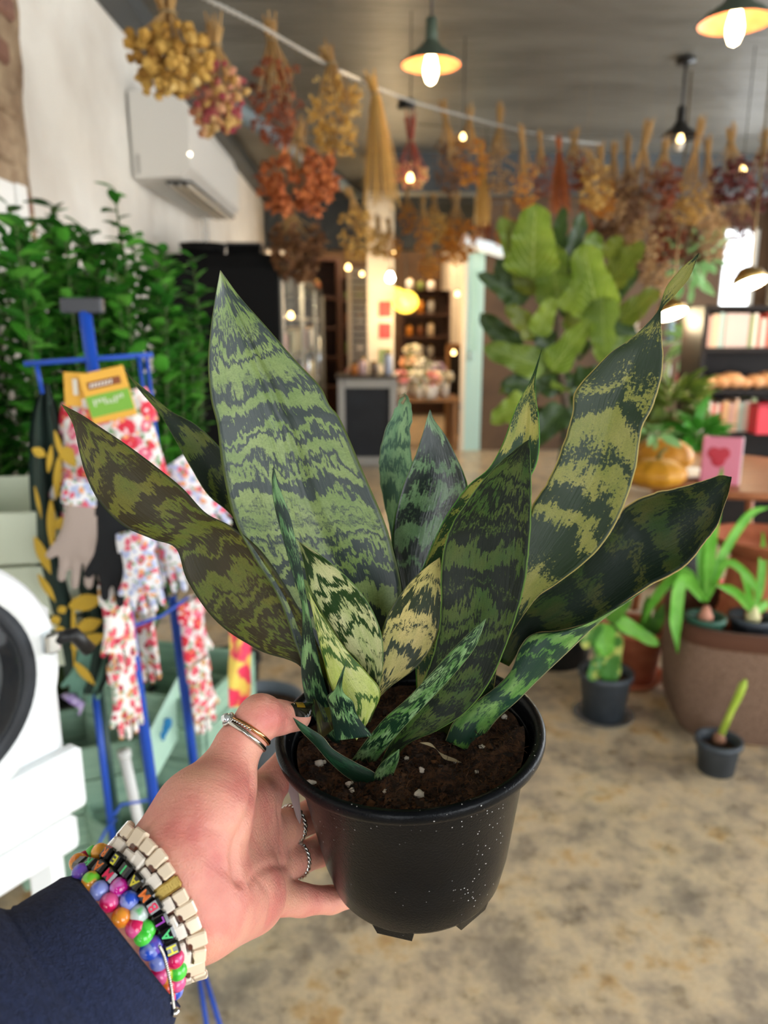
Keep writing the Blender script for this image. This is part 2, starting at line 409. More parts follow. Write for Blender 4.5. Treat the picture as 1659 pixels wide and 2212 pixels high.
prof = [(.001, .003), (.044, .003), (.0485, .0008), (.0498, .0012), (.0512, .0035), (rwall(.02), .02), (rwall(.04), .04), (rwall(h-.030), h-.030), (rwall(h-.0285)+.0003, h-.0285),
        (rwall(h-.012)+.0004, h-.0125), (rwall(h-.010)+.0010, h-.0100), (.0712, h-.0082), (.0740, h-.0074), (.0755, h-.0062), (.0761, h-.0040), (.0761, h-.0015), (.0752, h), (.0732, h+.0006), (.0712, h-.0002), (.0698, h-.002), (.0690, h-.006), (rwall(h-.02)-.0012, h-.022), (rwall(.03)-.0012, .03), (.048, .006), (.001, .005)]
pot = MB().lathe(prof, 96, MPOT).build('pot', M_pot, plant, True)
for k in range(6):                                           # the stub feet of the base
    a = math.radians(k*60+252); mbf = MB(); vs = []
    for zz, r0, r1, w in ((.004, .0430, .0503, .021), (-.0068, .0430, .0472, .0165)):
        for rr, s_ in ((r0, -1), (r1, -1), (r1, 1), (r0, 1)):
            aa = a + s_*w/rr*.62; vs.append(MPOT @ Vector((rr*math.cos(aa), rr*math.sin(aa), zz)))
        if zz > 0: pass
    mid = []
    mbf.add(vs, [(0,1,2,3), (7,6,5,4), (0,4,5,1), (1,5,6,2), (2,6,7,3), (3,7,4,0)])
    mbf.build('foot', M_pot, pot)
# soil
M_soil = mat('peat_soil', '#22150d', .95, col2='#5c3c24', nscale=160, ndetail=8, bump=.002, bscale=700)
M_fibre = mat('coir_fibre', '#4d2f19', .9, island=['#150d08', '#24160d', '#3a2413', '#5c3a1c', '#1c120b', '#2c1b10'])
M_perl = mat('perlite', '#d9cfc0', .8, bump=.001, bscale=500)
ZS = h-.0165
rows = []; NR, NA = 30, 84
def soilz(x, y):
    r = math.hypot(x, y)/.067
    q = Vector((x*55, y*55, 0)); s = .0065*mnoise.noise(q) + .0035*mnoise.noise(q*2.7) + .0018*mnoise.noise(q*6.1)
    return ZS + s + .006*max(0, r-.55) + .006*max(0, x/.067)*r
mb = MB()
for i in range(NR+1):
    r = .0648*i/NR
    rows.append([MPOT @ Vector((r*math.cos(2*math.pi*k/NA), r*math.sin(2*math.pi*k/NA), soilz(r*math.cos(2*math.pi*k/NA), r*math.sin(2*math.pi*k/NA)))) for k in range(NA+1)])
mb.grid(rows); soil = mb.build('soil', M_soil, plant, True)
rg = random.Random(11)
mb = MB()
for i in range(4200):                                        # crumbs and strands of coir
    a = rg.uniform(0, 2*math.pi); r = .0625*math.sqrt(rg.random()); x, y = r*math.cos(a), r*math.sin(a)
    if rg.random() < (.6 if x < .02 else .25):
        s = rg.uniform(.0005, .0013)*(2.2 if rg.random() < .06 else 1); mb.ico(MPOT @ Vector((x, y, soilz(x, y)+s*.2)), s, 0, (1, rg.uniform(.4, 1), rg.uniform(.4, .9)), .5, rg)
    else:
        d = Vector((rg.gauss(0,1), rg.gauss(0,1), rg.gauss(.25,.5))).normalized()*rg.uniform(.002, .007); p0 = Vector((x, y, soilz(x, y)+.0003))
        mid = p0+d*.5+Vector((rg.gauss(0,.001), rg.gauss(0,.001), .0008))
        mb.tube([MPOT @ p0, MPOT @ mid, MPOT @ (p0+d)], [.00022, .0002, .0001], 3, False)
mb.build('soil_crumbs', M_fibre, soil, False, kind='stuff')
for i, (px, py, s) in enumerate([(668,1697,.0024),(676,1686,.0018),(755,1698,.0022),(760,1710,.0016),(905,1722,.0028),(911,1664,.0015),(912,1671,.0013),(878,1640,.0016),(985,1648,.0014),(700,1650,.0014),(690,1655,.0026),(1042,1610,.0022),(832,1700,.0014),(1030,1668,.0013),(760,1690,.0012),(1090,1548,.002)]):
    ray = RAY(px, py); o = MPOT.inverted() @ C0; dd = MPOT.to_3x3().inverted() @ ray
    t = (ZS-o.z)/dd.z; q = o+dd*t; q.z = soilz(q.x, q.y); t = (q.z-o.z)/dd.z; q = o+dd*t
    MB().ico(MPOT @ Vector((q.x, q.y, soilz(q.x, q.y)+s*.5)), s, 1, (1, .85, .75), .25, rg).build('perlite', M_perl, soil, True)

def soil_d(px, py):
    ray = RAY(px, py); o = MPOT.inverted() @ C0; dd = MPOT.to_3x3().inverted() @ ray; return (ZS-o.z)/dd.z
# --- leaves
def leaf_mat(name, dark, light, hi, seed, freq=.75, thr=.5, jag=.7, edge='#6f8a3a', transl=.12, streak=7.0, rough=.36, brown=None, mottle=.25, spec=.3):
    m, nt, b = nodes_of(name); N = nt.nodes; L = nt.links
    def math_(op, a=None, bb=None):
        n = N.new('ShaderNodeMath'); n.operation = op
        for i, x in enumerate((a, bb)):
            if x is None: continue
            if isinstance(x, (int, float)): n.inputs[i].default_value = x
            else: L.new(x, n.inputs[i])
        return n.outputs[0]
    uv = N.new('ShaderNodeUVMap'); uv.uv_map = 'leafmap'; sp = N.new('ShaderNodeSeparateXYZ'); L.new(uv.outputs[0], sp.inputs[0])
    un, v = sp.outputs[0], sp.outputs[1]                       # across 0..1 + width packed in vertex data, along in cm
    def noise2(su, sv, detail, off):
        cx = N.new('ShaderNodeCombineXYZ'); L.new(math_('MULTIPLY', un, su), cx.inputs[0]); L.new(math_('MULTIPLY', v, sv), cx.inputs[1]); cx.inputs[2].default_value = seed*1.37+off
        n = N.new('ShaderNodeTexNoise'); n.inputs['Scale'].default_value = 1.0; n.inputs['Detail'].default_value = detail; n.inputs['Roughness'].default_value = .65
        L.new(cx.outputs[0], n.inputs['Vector']); return n.outputs['Fac']
    s1 = math_('SUBTRACT', noise2(streak*4.5, 1.1, 6, 0), .5)   # long fine streaks give the saw-toothed band edge
    s2 = math_('SUBTRACT', noise2(3.0, .35, 3, 9), .5)          # slow wander of the bands
    arch = math_('MULTIPLY', math_('POWER', math_('SUBTRACT', un, .5), 2.0), 2.2)
    vv = math_('ADD', math_('ADD', v, math_('MULTIPLY', s1, jag*3.4)), math_('ADD', math_('MULTIPLY', s2, 4.2), arch))
    n1 = N.new('ShaderNodeTexNoise'); n1.noise_dimensions = '1D'; n1.inputs['Scale'].default_value = freq; n1.inputs['Detail'].default_value = .6
    L.new(math_('ADD', vv, seed*7.31), n1.inputs['W'])
    mott = math_('SUBTRACT', noise2(26, 6, 5, 4), .5)
    f = math_('ADD', n1.outputs['Fac'], math_('MULTIPLY', mott, mottle))
    mr = N.new('ShaderNodeMapRange'); mr.inputs[1].default_value = thr-.025; mr.inputs[2].default_value = thr+.03; L.new(f, mr.inputs[0])
    var = noise2(2.2, .28, 3, 21); rv = N.new('ShaderNodeValToRGB'); rv.color_ramp.elements[0].position = .38; rv.color_ramp.elements[1].position = .64
    rv.color_ramp.elements[0].color = c4(hexc(light)); rv.color_ramp.elements[1].color = c4(hexc(hi)); L.new(var, rv.inputs[0])
    fine = N.new('ShaderNodeMix'); fine.data_type = 'RGBA'; fine.blend_type = 'MULTIPLY'; fine.inputs[0].default_value = .55
    g = N.new('ShaderNodeValToRGB'); g.color_ramp.elements[0].color = (.55, .6, .5, 1); g.color_ramp.elements[1].color = (1.15, 1.15, 1.1, 1); g.color_ramp.elements[0].position = .3; g.color_ramp.elements[1].position = .62
    L.new(noise2(70, 14, 3, 2), g.inputs[0]); L.new(rv.outputs[0], fine.inputs[6]); L.new(g.outputs[0], fine.inputs[7])
    dk = N.new('ShaderNodeMix'); dk.data_type = 'RGBA'; dk.inputs[6].default_value = c4(hexc(dark)); dk.inputs[7].default_value = c4(hexc(brown or dark)); L.new(math_('MULTIPLY', noise2(1.6, .25, 2, 33), 1.0), dk.inputs[0])
    mx = N.new('ShaderNodeMix'); mx.data_type = 'RGBA'; L.new(mr.outputs[0], mx.inputs[0]); L.new(dk.outputs[2], mx.inputs[6]); L.new(fine.outputs[2], mx.inputs[7])
    ed = math_('ABSOLUTE', math_('SUBTRACT', un, .5)); me = N.new('ShaderNodeMapRange'); me.inputs[1].default_value = .478; me.inputs[2].default_value = .492; L.new(ed, me.inputs[0])
    md = N.new('ShaderNodeMapRange'); md.inputs[1].default_value = .455; md.inputs[2].default_value = .47; md.inputs[4].default_value = .75; L.new(math_('ADD', ed, math_('MULTIPLY', s1, .03)), md.inputs[0])
    m0 = N.new('ShaderNodeMix'); m0.data_type = 'RGBA'; L.new(md.outputs[0], m0.inputs[0]); L.new(mx.outputs[2], m0.inputs[6]); m0.inputs[7].default_value = c4(hexc(dark))
    m1 = N.new('ShaderNodeMix'); m1.data_type = 'RGBA'; L.new(me.outputs[0], m1.inputs[0]); L.new(m0.outputs[2], m1.inputs[6]); m1.inputs[7].default_value = c4(hexc(edge))
    L.new(m1.outputs[2], b.inputs['Base Color'])
    b.inputs['Roughness'].default_value = rough; b.inputs['Specular IOR Level'].default_value = spec
    bp = N.new('ShaderNodeBump'); bp.inputs['Distance'].default_value = .0004; bp.inputs['Strength'].default_value = .6
    L.new(noise2(38, .6, 3, 50), bp.inputs['Height']); L.new(bp.outputs[0], b.inputs['Normal'])
    t = N.new('ShaderNodeBsdfTranslucent'); hs = N.new('ShaderNodeHueSaturation'); hs.inputs['Value'].default_value = 1.6; hs.inputs['Saturation'].default_value = 1.3
    L.new(m1.outputs[2], hs.inputs['Color']); L.new(hs.outputs[0], t.inputs[0])
    ms = N.new('ShaderNodeMixShader'); ms.inputs[0].default_value = transl; L.new(b.outputs[0], ms.inputs[1]); L.new(t.outputs[0], ms.inputs[2]); L.new(ms.outputs[0], N['Material Output'].inputs[0])
    return m
def leaf(st, tip, d0, d1, mt, cup=.10, th=.0016, na=64, nc=16, twist=0.0, crease=0.0, wob=.0, dl=0.0, dmid=0.0, label=None, seed=0, bx=None):
    """st: stations (lx,ly,rx,ry) from base to tip in frame pixels, d0/d1: camera distance at base and tip,
    dl: how much nearer (-) or farther the left margin is than the right one; cup: how far the middle bows away"""
    if d0 is None: d0 = soil_d((st[0][0]+st[0][2])/2, (st[0][1]+st[0][3])/2)+.005
    st = [s if len(s) == 4 else s[:4] for s in st] + [(tip[0]-.6, tip[1], tip[0]+.6, tip[1])]
    mid = [((s[0]+s[2])/2, (s[1]+s[3])/2, *s) for s in st]; S = cr(mid, na)
    rows_f = []; rows_b = []; us = []; acc = 0; prev = None; vs_ = []
    for i in range(na):
        w = i/(na-1); d = d0+(d1-d0)*w + dmid*4*w*(1-w); tw = twist*math.sin(math.pi*w)
        wl = wob*(mnoise.noise(Vector((i*.33, seed, 0)))+.6*mnoise.noise(Vector((i*.9, seed, 4)))) ; wr = wob*(mnoise.noise(Vector((i*.31, seed+9, 0)))+.6*mnoise.noise(Vector((i*.85, seed+5, 4))))
        a = P(S[i][2]+wl, S[i][3]+wl*.6, d+(dl+tw)/2); b = P(S[i][4]+wr, S[i][5]-wr*.4, d-(dl+tw)/2); c = (a+b)/2; W = (b-a).length
        if prev is not None: acc += (c-prev).length*100
        prev = c; nrm = (c-C0).normalized(); rf = []; rb = []
        for k in range(nc+1):
            t = k/nc; q = a.lerp(b, t); e = 4*t*(1-t)
            off = cup*W*e
            if crease: off += crease*W*max(0, 1-abs(t-.55)/.07)*(.3+.7*min(1, max(0, w*2-.6)))
            thk = th*min(1, e*3.0)*min(1, (1-w)*9+.05) + .00035
            rf.append(q+nrm*off); rb.append(q+nrm*(off+thk))
        rows_f.append(rf); rows_b.append(rb); vs_.append(acc)
    n1 = nc+1; V = [p for r in rows_f for p in r]+[p for r in rows_b for p in r]; o = na*n1; F = []
    for i in range(na-1):
        for k in range(nc):
            q = i*n1+k; F.append((q, q+1, q+n1+1, q+n1)); F.append((o+q, o+q+n1, o+q+n1+1, o+q+1))
        for k in (0, nc):
            q = i*n1+k; F.append((q, q+n1, o+q+n1, o+q) if k == 0 else (q, o+q, o+q+n1, q+n1))
    for i in (0, na-1):
        for k in range(nc):
            q = i*n1+k; F.append((q, o+q, o+q+1, q+1) if i == 0 else (q, q+1, o+q+1, o+q))
    me = bpy.data.meshes.new('leaf'); me.from_pydata([tuple(p) for p in V], [], F); me.materials.append(mt)
    uvl = me.uv_layers.new(name='leafmap'); arr = np.empty(len(me.loops)*2, np.float32); vi = np.empty(len(me.loops), np.int32); me.loops.foreach_get('vertex_index', vi)
    j = vi % o; arr[0::2] = (j % n1)/nc; arr[1::2] = np.array(vs_)[j//n1]; uvl.data.foreach_set('uv', arr)
    me.polygons.foreach_set('use_smooth', [True]*len(me.polygons)); me.update()
    lf = link('leaf', me, plant)
    if label: lf['label'] = label
    return lf
LM = {}
def lm(key, *a, **k):
    LM[key] = leaf_mat('snake_leaf_'+key, *a, **k); return LM[key]
lm('big', '#2d3935', '#6c8347', '#839458', 1.0, freq=1.05, thr=.49, jag=.75, edge='#4c5a22', mottle=.16, spec=.38)
lm('brown', '#2b2c18', '#545e20', '#625f24', 2.0, freq=.85, thr=.52, jag=.65, brown='#3b2e16', edge='#2c3318', mottle=.16, spec=.18)
lm('darkback', '#1d2b1c', '#56682a', '#6b7434', 3.0, freq=.7, thr=.55, mottle=.5)
lm('narrow', '#12291f', '#4f7a4c', '#86ab72', 4.0, freq=.75, thr=.52, edge='#1a3a24')
lm('cream', '#24401c', '#a9b678', '#cfcf9f', 5.0, freq=.95, thr=.47, jag=.6, edge='#5a7a20', transl=.15)
lm('cream2', '#3b5c1a', '#aeb95f', '#c7c98a', 6.0, freq=1.0, thr=.46, jag=.5, edge='#7f8a1a', transl=.2)
lm('gold', '#24301a', '#a59c5c', '#c2b172', 7.0, freq=.95, thr=.47, mottle=.45, edge='#454f18')
lm('dark', '#131a10', '#30481c', '#434f22', 8.0, freq=1.0, thr=.51, jag=.8, edge='#5c7a34', mottle=.28, spec=.14)
lm('rolled', '#14301d', '#4f7d3c', '#8aa878', 9.0, freq=1.5, thr=.5, jag=.4, edge='#8fa06a')
lm('mottle', '#1c3012', '#7a7f34', '#918e4a', 10.0, freq=.42, thr=.535, mottle=.7, edge='#b8a861', transl=.28)
lm('mottle2', '#1c3a12', '#7f8a36', '#a8a052', 11.0, freq=.55, thr=.52, mottle=.75, edge='#5fae28', transl=.3)
lm('grey', '#28332e', '#5d8058', '#7fa074', 12.0, freq=.6, thr=.53, edge='#4f7a34', rough=.24, spec=.6)
lm('pale', '#4a6b58', '#7ba37c', '#9bbf8f', 13.0, freq=.7, thr=.47, edge='#a3b98a')
lm('deep', '#0d1a0f', '#223414', '#363a18', 14.0, freq=.5, thr=.54, mottle=.4, edge='#b09a62', transl=.05, spec=.12)
lm('stalk', '#1d3a2a', '#4f7c38', '#7fa35a', 15.0, freq=.9, thr=.5, jag=.5, edge='#a5a070')
lm('plain', '#15301f', '#1f4630', '#2f5c3c', 16.0, freq=.5, thr=.55, edge='#bdb48c')
# back row first
leaf([(860,1400,900,1400),(845,1170,885,1200),(828,1080,890,1080),(820,1030,893,1030),(819,985,889,985),(832,930,886,935),(846,900,891,900),(857,875,887,872),(864,862,881,858)], (872,848), .49, .485, LM['pale'], cup=.12, wob=3, seed=1, dl=.008)
leaf([(880,1420,930,1420),(866,1270,930,1270),(848,1190,965,1200),(850,1130,990,1130),(865,1065,1010,1060),(882,1018,1003,1025),(898,982,985,985),(912,940,962,940),(922,905,937,905)], (929,885), .465, .455, LM['grey'], cup=.14, seed=2)
leaf([(680,1500,720,1480),(560,1230,600,1180),(505,1120,545,1060),(450,1070,500,1000),(415,1015,465,955),(375,945,420,915),(345,895,370,888),(305,848,325,850),(283,820,290,820)], (270,799), .47, .455, LM['darkback'], cup=.18, seed=3)
leaf([(900,1500,960,1500),(895,1290,990,1290),(922,1205,1010,1200),(955,1130,1050,1150),(985,1083,1100,1100),(1015,1045,1140,1040),(1055,1012,1160,1000),(1085,960,1166,955),(1106,902,1164,900),(1122,865,1158,860),(1148,815,1157,818)], (1172,750), .445, .43, LM['mottle2'], cup=.12, crease=.05, seed=4)
leaf([(1000,1560,1060,1560),(1030,1450,1080,1420),(1080,1290,1155,1297),(1110,1200,1205,1260),(1130,1140,1260,1218),(1150,1090,1305,1172),(1178,1048,1345,1100),(1202,998,1372,1020),(1222,942,1381,960),(1236,890,1390,918),(1243,843,1412,875),(1275,806,1430,810),(1315,765,1432,755),(1370,725,1429,715),(1416,678,1428,692),(1427,655,1430,668),(1438,622,1454,642),(1468,583,1488,602)], (1510,547), .455, .425, LM['mottle'], cup=.10, crease=.02, seed=5, na=90, wob=1.5)
leaf([(1060,1420,1100,1440),(1100,1340,1150,1372),(1160,1290,1215,1362),(1230,1235,1290,1340),(1290,1180,1350,1302),(1330,1125,1405,1265),(1355,1090,1450,1243),(1417,1063,1490,1215),(1460,1054,1518,1178),(1500,1044,1550,1135),(1555,1027,1572,1070)], (1581,1030), .46, .435, LM['deep'], cup=.16, seed=6, wob=2.5)
leaf([(700,1560,800,1560),(640,1400,850,1420),(600,1290,868,1290),(545,1200,850,1190),(505,1120,828,1120),(480,1010,785,1020),(470,925,735,905),(466,905,712,875),(455,860,692,835),(449,780,640,780),(456,700,575,705),(465,640,520,643)], (476,584), .435, .405, LM['big'], cup=.09, crease=.07, seed=7, na=90, nc=22, dl=-.012)
leaf([(690,1600,740,1560),(655,1447,690,1400),(560,1405,655,1330),(470,1345,610,1255),(405,1255,560,1185),(380,1185,500,1137),(330,1165,445,1108),(265,1135,395,1055),(215,1085,340,1010),(185,1025,280,965),(170,970,225,928),(157,915,180,898)], (133,873), .43, .405, LM['brown'], cup=.10, seed=8, na=80, nc=20)
leaf([(780,1560,800,1530),(805,1500,840,1487),(815,1440,890,1450),(820,1390,925,1412),(832,1340,948,1365),(850,1305,956,1310),(885,1258,955,1255),(920,1225,953,1225)], (950,1204), .422, .408, LM['gold'], cup=.14, seed=9)
leaf([(810,1680,840,1660),(835,1620,880,1608),(870,1560,945,1578),(900,1500,1010,1535),(930,1430,1060,1470),(948,1360,1095,1390),(952,1290,1122,1310),(953,1220,1138,1235),(968,1150,1146,1150),(1000,1095,1148,1090),(1045,1035,1148,1035),(1095,985,1146,985)], (1142,950), None, .392, LM['dark'], cup=.12, seed=10, na=80, nc=20, wob=1.5)
leaf([(800,1535,815,1505),(780,1440,827,1440),(745,1400,826,1380),(715,1355,808,1325),(690,1315,780,1280),(668,1270,745,1242),(658,1225,705,1208),(650,1190,670,1184)], (646,1170), .418, .402, LM['cream'], cup=.05, seed=11, dl=.012)
leaf([(770,1600,795,1560),(740,1540,822,1497),(712,1475,790,1450),(695,1410,752,1408),(683,1360,720,1365),(672,1310,690,1320)], (660,1262), .414, .398, LM['cream2'], cup=-.06, seed=12)
leaf([(725,1610,740,1622),(690,1570,728,1580),(660,1510,716,1530),(650,1440,700,1470),(653,1350,682,1390),(650,1300,668,1320),(632,1240,655,1245),(610,1160,642,1180),(592,1090,625,1110),(587,1040,603,1050)], (591,1008), None, .388, LM['narrow'], cup=-.12, seed=13, dmid=-.014)
leaf([(725,1600,805,1590),(712,1530,772,1545),(706,1505,762,1515),(722,1490,742,1495),(731,1468,740,1470)], (749,1426), .412, .388, LM['narrow'], cup=-.2, seed=14)
leaf([(925,1600,975,1600),(930,1540,990,1530),(950,1490,1000,1480)], (985,1440), .455, .44, LM['deep'], cup=.2, seed=15)
leaf([(962,1600,1030,1632),(980,1559,1046,1594),(1023,1520,1073,1555),(1073,1482,1119,1513),(1104,1447,1162,1470),(1122,1400,1215,1420),(1150,1370,1255,1382),(1210,1362,1285,1353),(1270,1345,1320,1326),(1340,1306,1365,1295)], (1412,1261), None, .43, LM['stalk'], cup=-.22, seed=17)
leaf([(755,1648,805,1655),(790,1600,838,1612),(830,1552,872,1572),(880,1508,912,1530),(930,1455,962,1478),(975,1405,1002,1432),(1010,1370,1030,1392)], (1050,1336), None, .385, LM['rolled'], cup=-.22, seed=18, dmid=-.010)
leaf([(800,1697,832,1692),(760,1686,808,1668),(715,1650,765,1645),(680,1610,720,1618),(655,1585,698,1592),(643,1570,668,1572)], (633,1550), None, .402, LM['plain'], cup=-.15, seed=19, label='plain dark green leaf lying towards the thumb')
leaf([(806,1692,842,1698),(812,1665,852,1668),(832,1640,862,1640)], (862,1618), None, .402, LM['rolled'], cup=-.25, seed=20)
M_dry = mat('dry_leaf_scrap', '#8a7b5c', .8)
leaf([(985,1640,998,1648),(950,1625,960,1640),(930,1605,942,1618)], (905,1604), .425, .425, M_dry, cup=.1, seed=21, na=20, nc=4, label='dried brown leaf scrap on the soil')
for (pa, pb, dd) in (((862,858),(878,846),.4845), ((868,872),(874,851),.484)):      # torn papery tip
    MB().tube([P(*pa, dd), P((pa[0]+pb[0])/2+4, (pa[1]+pb[1])/2, dd), P(*pb, dd)], [.0012, .0008, .0003], 5).build('torn_tip', M_dry, plant, True)
# slim plant label stuck behind the rim, its point hanging outside
M_tag = mat('grey_plastic_label', '#a59a9c', .4)
q = [P(612,1690,.445), P(640,1700,.445), P(652,1778,.452), P(642,1768,.4525)]
vv = [P(610,1668,.446), P(640,1676,.446), P(651,1765,.453), P(648,1781,.454), P(640,1765,.453)]
MB().add(vv+[p+FW*.0008 for p in vv], [(0,1,2,3,4), (9,8,7,6,5)]+[(i, (i+1) % 5, 5+(i+1) % 5, 5+i) for i in range(5)]).build('plant_label', M_tag, plant)
# ------------------------------------------------------------------ the hand (implicit surface -> one continuous mesh)
def K(px, py, d): return np.array([(px-CX)/FPX*d, (py-CY)/FPX*d, d])
def KW(p): p = Vector(p)-C0; return np.array([RT.dot(p), -UP.dot(p), FW.dot(p)])
def WK(k): return C0 + RT*float(k[0]) - UP*float(k[1]) + FW*float(k[2])
def potpt(phi, hh, off):
    a = math.radians(phi); r = rwall(max(0, hh))+off
    return KW(MPOT @ Vector((-r*math.cos(a), r*math.sin(a), hh)))
CAPS = []      # (a, b, ra, rb, blend)
def chain(pts, blend):
    for (a, ra), (b, rb) in zip(pts[:-1], pts[1:]): CAPS.append((np.asarray(a), np.asarray(b), ra, rb, blend))
# forearm and wrist (two bones side by side)
chain([(K(170, 2008, .340), .0200), (K(350, 1888, .360), .0203)], .02)
chain([(K(228, 2088, .334), .0200), (K(402, 1965, .352), .0203)], .02)
# metacarpals
chain([(K(385, 1890, .362), .020), (K(560, 1725, .440), .0125)], .014)
chain([(K(395, 1915, .362), .020), (K(568, 1800, .446), .0130)], .014)
chain([(K(400, 1940, .360), .020), (K(572, 1872, .442), .0125)], .014)
chain([(K(405, 1955, .356), .020), (K(572, 1932, .428), .0120)], .014)
# thenar and hypothenar pads
chain([(K(385, 1852, .358), .0225), (K(440, 1760, .372), .0215), (K(484, 1694, .390), .0158)], .012)
chain([(K(455, 1955, .360), .0185), (K(545, 1940, .400), .0165)], .014)
chain([(K(478, 1745, .388), .012), (K(545, 1722, .428), .0100)], .010)
# thumb
chain([(K(484, 1680, .391), .0150), (K(514, 1612, .400), .0112), (K(560, 1552, .406), .0116)], .006)
chain([(K(560, 1552, .406), .0116), (K(600, 1550, .416), .0092), (K(642, 1549, .424), .0078)], .003)
chain([(K(566, 1543, .405), .0102), (K(567, 1544, .405), .0102)], .004)
# fingers round the pot
def finger(mcp, rm, spec, rads):
    pts = [(mcp, rm)]+[(potpt(*s), r) for s, r in zip(spec, rads)]; chain(pts, .0035)
finger(K(566, 1716, .446), .0118, [(14, .070, .0098), (48, .072, .0088), (72, .073, .0082)], [.0096, .0084, .0072])
finger(K(578, 1803, .450), .0118, [(16, .026, .0100), (52, .028, .0090), (78, .029, .0085)], [.0095, .0086, .0074])
finger(K(584, 1878, .446), .0112, [(14, .002, .0100), (50, .004, .0090), (74, .005, .0082)], [.0090, .0080, .0070])
CAPS_P = [(K(584, 1938, .432), .0108), (K(650, 1944, .448), .0088), (K(715, 1944, .462), .0076), (K(765, 1935, .470), .0066)]
chain(CAPS_P, .0035)
def sd_cap(p, a, b, ra, rb):
    ba = b-a; L2 = float(ba@ba)+1e-12; pa = p-a
    t = np.clip((pa@ba)/L2, 0, 1)
    return np.linalg.norm(pa-t[..., None]*ba, axis=-1)-(ra+(rb-ra)*t)
def smin(a, b, k):
    h = np.clip(.5+.5*(b-a)/k, 0, 1); return b+(a-b)*h-k*h*(1-h)
def sdf_pts(p, caps=None):
    p = np.asarray(p, float); d = None
    for a, b, ra, rb, k in (caps or CAPS):
        e = sd_cap(p, a.astype(float), b.astype(float), ra, rb); d = e if d is None else smin(d, e, k)
    return d
def surface_nets(lo, hi, h, caps):
    n = np.ceil((hi-lo)/h).astype(int)+1
    D = np.full(n, .05, np.float32)
    ax = [lo[i]+h*np.arange(n[i]) for i in range(3)]
    for a, b, ra, rb, k in caps:
        m = max(ra, rb)+k+.006; i0 = np.maximum(0, np.floor((np.minimum(a, b)-m-lo)/h).astype(int)); i1 = np.minimum(n, np.ceil((np.maximum(a, b)+m-lo)/h).astype(int)+1)
        if (i1 <= i0).any(): continue
        g = np.stack(np.meshgrid(*[ax[i][i0[i]:i1[i]] for i in range(3)], indexing='ij'), -1).astype(np.float32)
        e = sd_cap(g, a.astype(np.float32), b.astype(np.float32), ra, rb); sl = tuple(slice(i0[i], i1[i]) for i in range(3))
        D[sl] = smin(D[sl], e, k)
    ins = D < 0
    corner = [(x, y, z) for x in (0, 1) for y in (0, 1) for z in (0, 1)]; s = tuple(n-1)
    cnt = sum(ins[x:x+s[0], y:y+s[1], z:z+s[2]].astype(np.int8) for x, y, z in corner)
    act = (cnt > 0) & (cnt < 8); idx = np.full(s, -1, np.int64); cells = np.argwhere(act); idx[act] = np.arange(len(cells))
    acc = np.zeros((len(cells), 3)); wsum = np.zeros(len(cells))
    for c0 in corner:
        for axis in range(3):
            if c0[axis]: continue
            c1 = list(c0); c1[axis] = 1
            d0 = D[cells[:,0]+c0[0], cells[:,1]+c0[1], cells[:,2]+c0[2]]; d1 = D[cells[:,0]+c1[0], cells[:,1]+c1[1], cells[:,2]+c1[2]]
            cross = (d0 < 0) != (d1 < 0); t = np.where(cross, d0/(d0-d1+1e-12), 0)
            pt = np.array(c0, float)+np.outer(t, np.eye(3)[axis]); acc[cross] += pt[cross]; wsum[cross] += 1
    V = lo+h*(cells+acc/wsum[:, None]); Q = []
    for axis in range(3):
        u, v = (axis+1) % 3, (axis+2) % 3; sl0 = [slice(None)]*3; sl1 = [slice(None)]*3; sl0[axis] = slice(0, -1); sl1[axis] = slice(1, None)
        ch = ins[tuple(sl0)] != ins[tuple(sl1)]; e = np.argwhere(ch); flip = ins[tuple(sl0)][ch]
        ok = (e[:, u] > 0) & (e[:, v] > 0) & (e[:, u] < n[u]-1) & (e[:, v] < n[v]-1); e = e[ok]; flip = flip[ok]
        def at(du, dv): q = e.copy(); q[:, u] -= du; q[:, v] -= dv; return idx[q[:,0], q[:,1], q[:,2]]
        quad = np.stack([at(1,1), at(0,1), at(0,0), at(1,0)], 1); quad[~flip] = quad[~flip][:, ::-1]; Q.append(quad)
    return V, np.concatenate(Q)
lo = np.array([-.20, .055, .262]); hi = np.array([.03, .30, .545])
HV, HQ = surface_nets(lo, hi, .00155, CAPS)
def relax(V, Q, it, w=.5):
    n = len(V); e = np.concatenate([Q[:, [0,1]], Q[:, [1,2]], Q[:, [2,3]], Q[:, [3,0]]]); e = np.concatenate([e, e[:, ::-1]])
    deg = np.bincount(e[:, 0], minlength=n)[:, None]
    for _ in range(it):
        s = np.stack([np.bincount(e[:, 0], V[e[:, 1], c], minlength=n) for c in range(3)], 1)/np.maximum(deg, 1); V = V+(s-V)*w
    return V
HV = relax(HV, HQ, 4)
def grad(p, h=.0006):
    p = np.atleast_2d(np.asarray(p, float)); g = np.stack([(sdf_pts(p+np.eye(3)[i]*h)-sdf_pts(p-np.eye(3)[i]*h)) for i in range(3)], -1)
    return g/(np.linalg.norm(g, axis=-1, keepdims=True)+1e-12)
HN = grad(HV)
def hit(px, py, off=0.0):
    """first point along the camera ray where the arm surface grown by off is met, else nearest approach"""
    r = np.array([(px-CX)/FPX, (py-CY)/FPX, 1.0]); ds = np.linspace(.24, .5, 900); p = ds[:, None]*r; d = sdf_pts(p)-off
    w = np.where(d < 0)[0]
    return p[w[0]] if len(w) else p[np.argmin(d)]
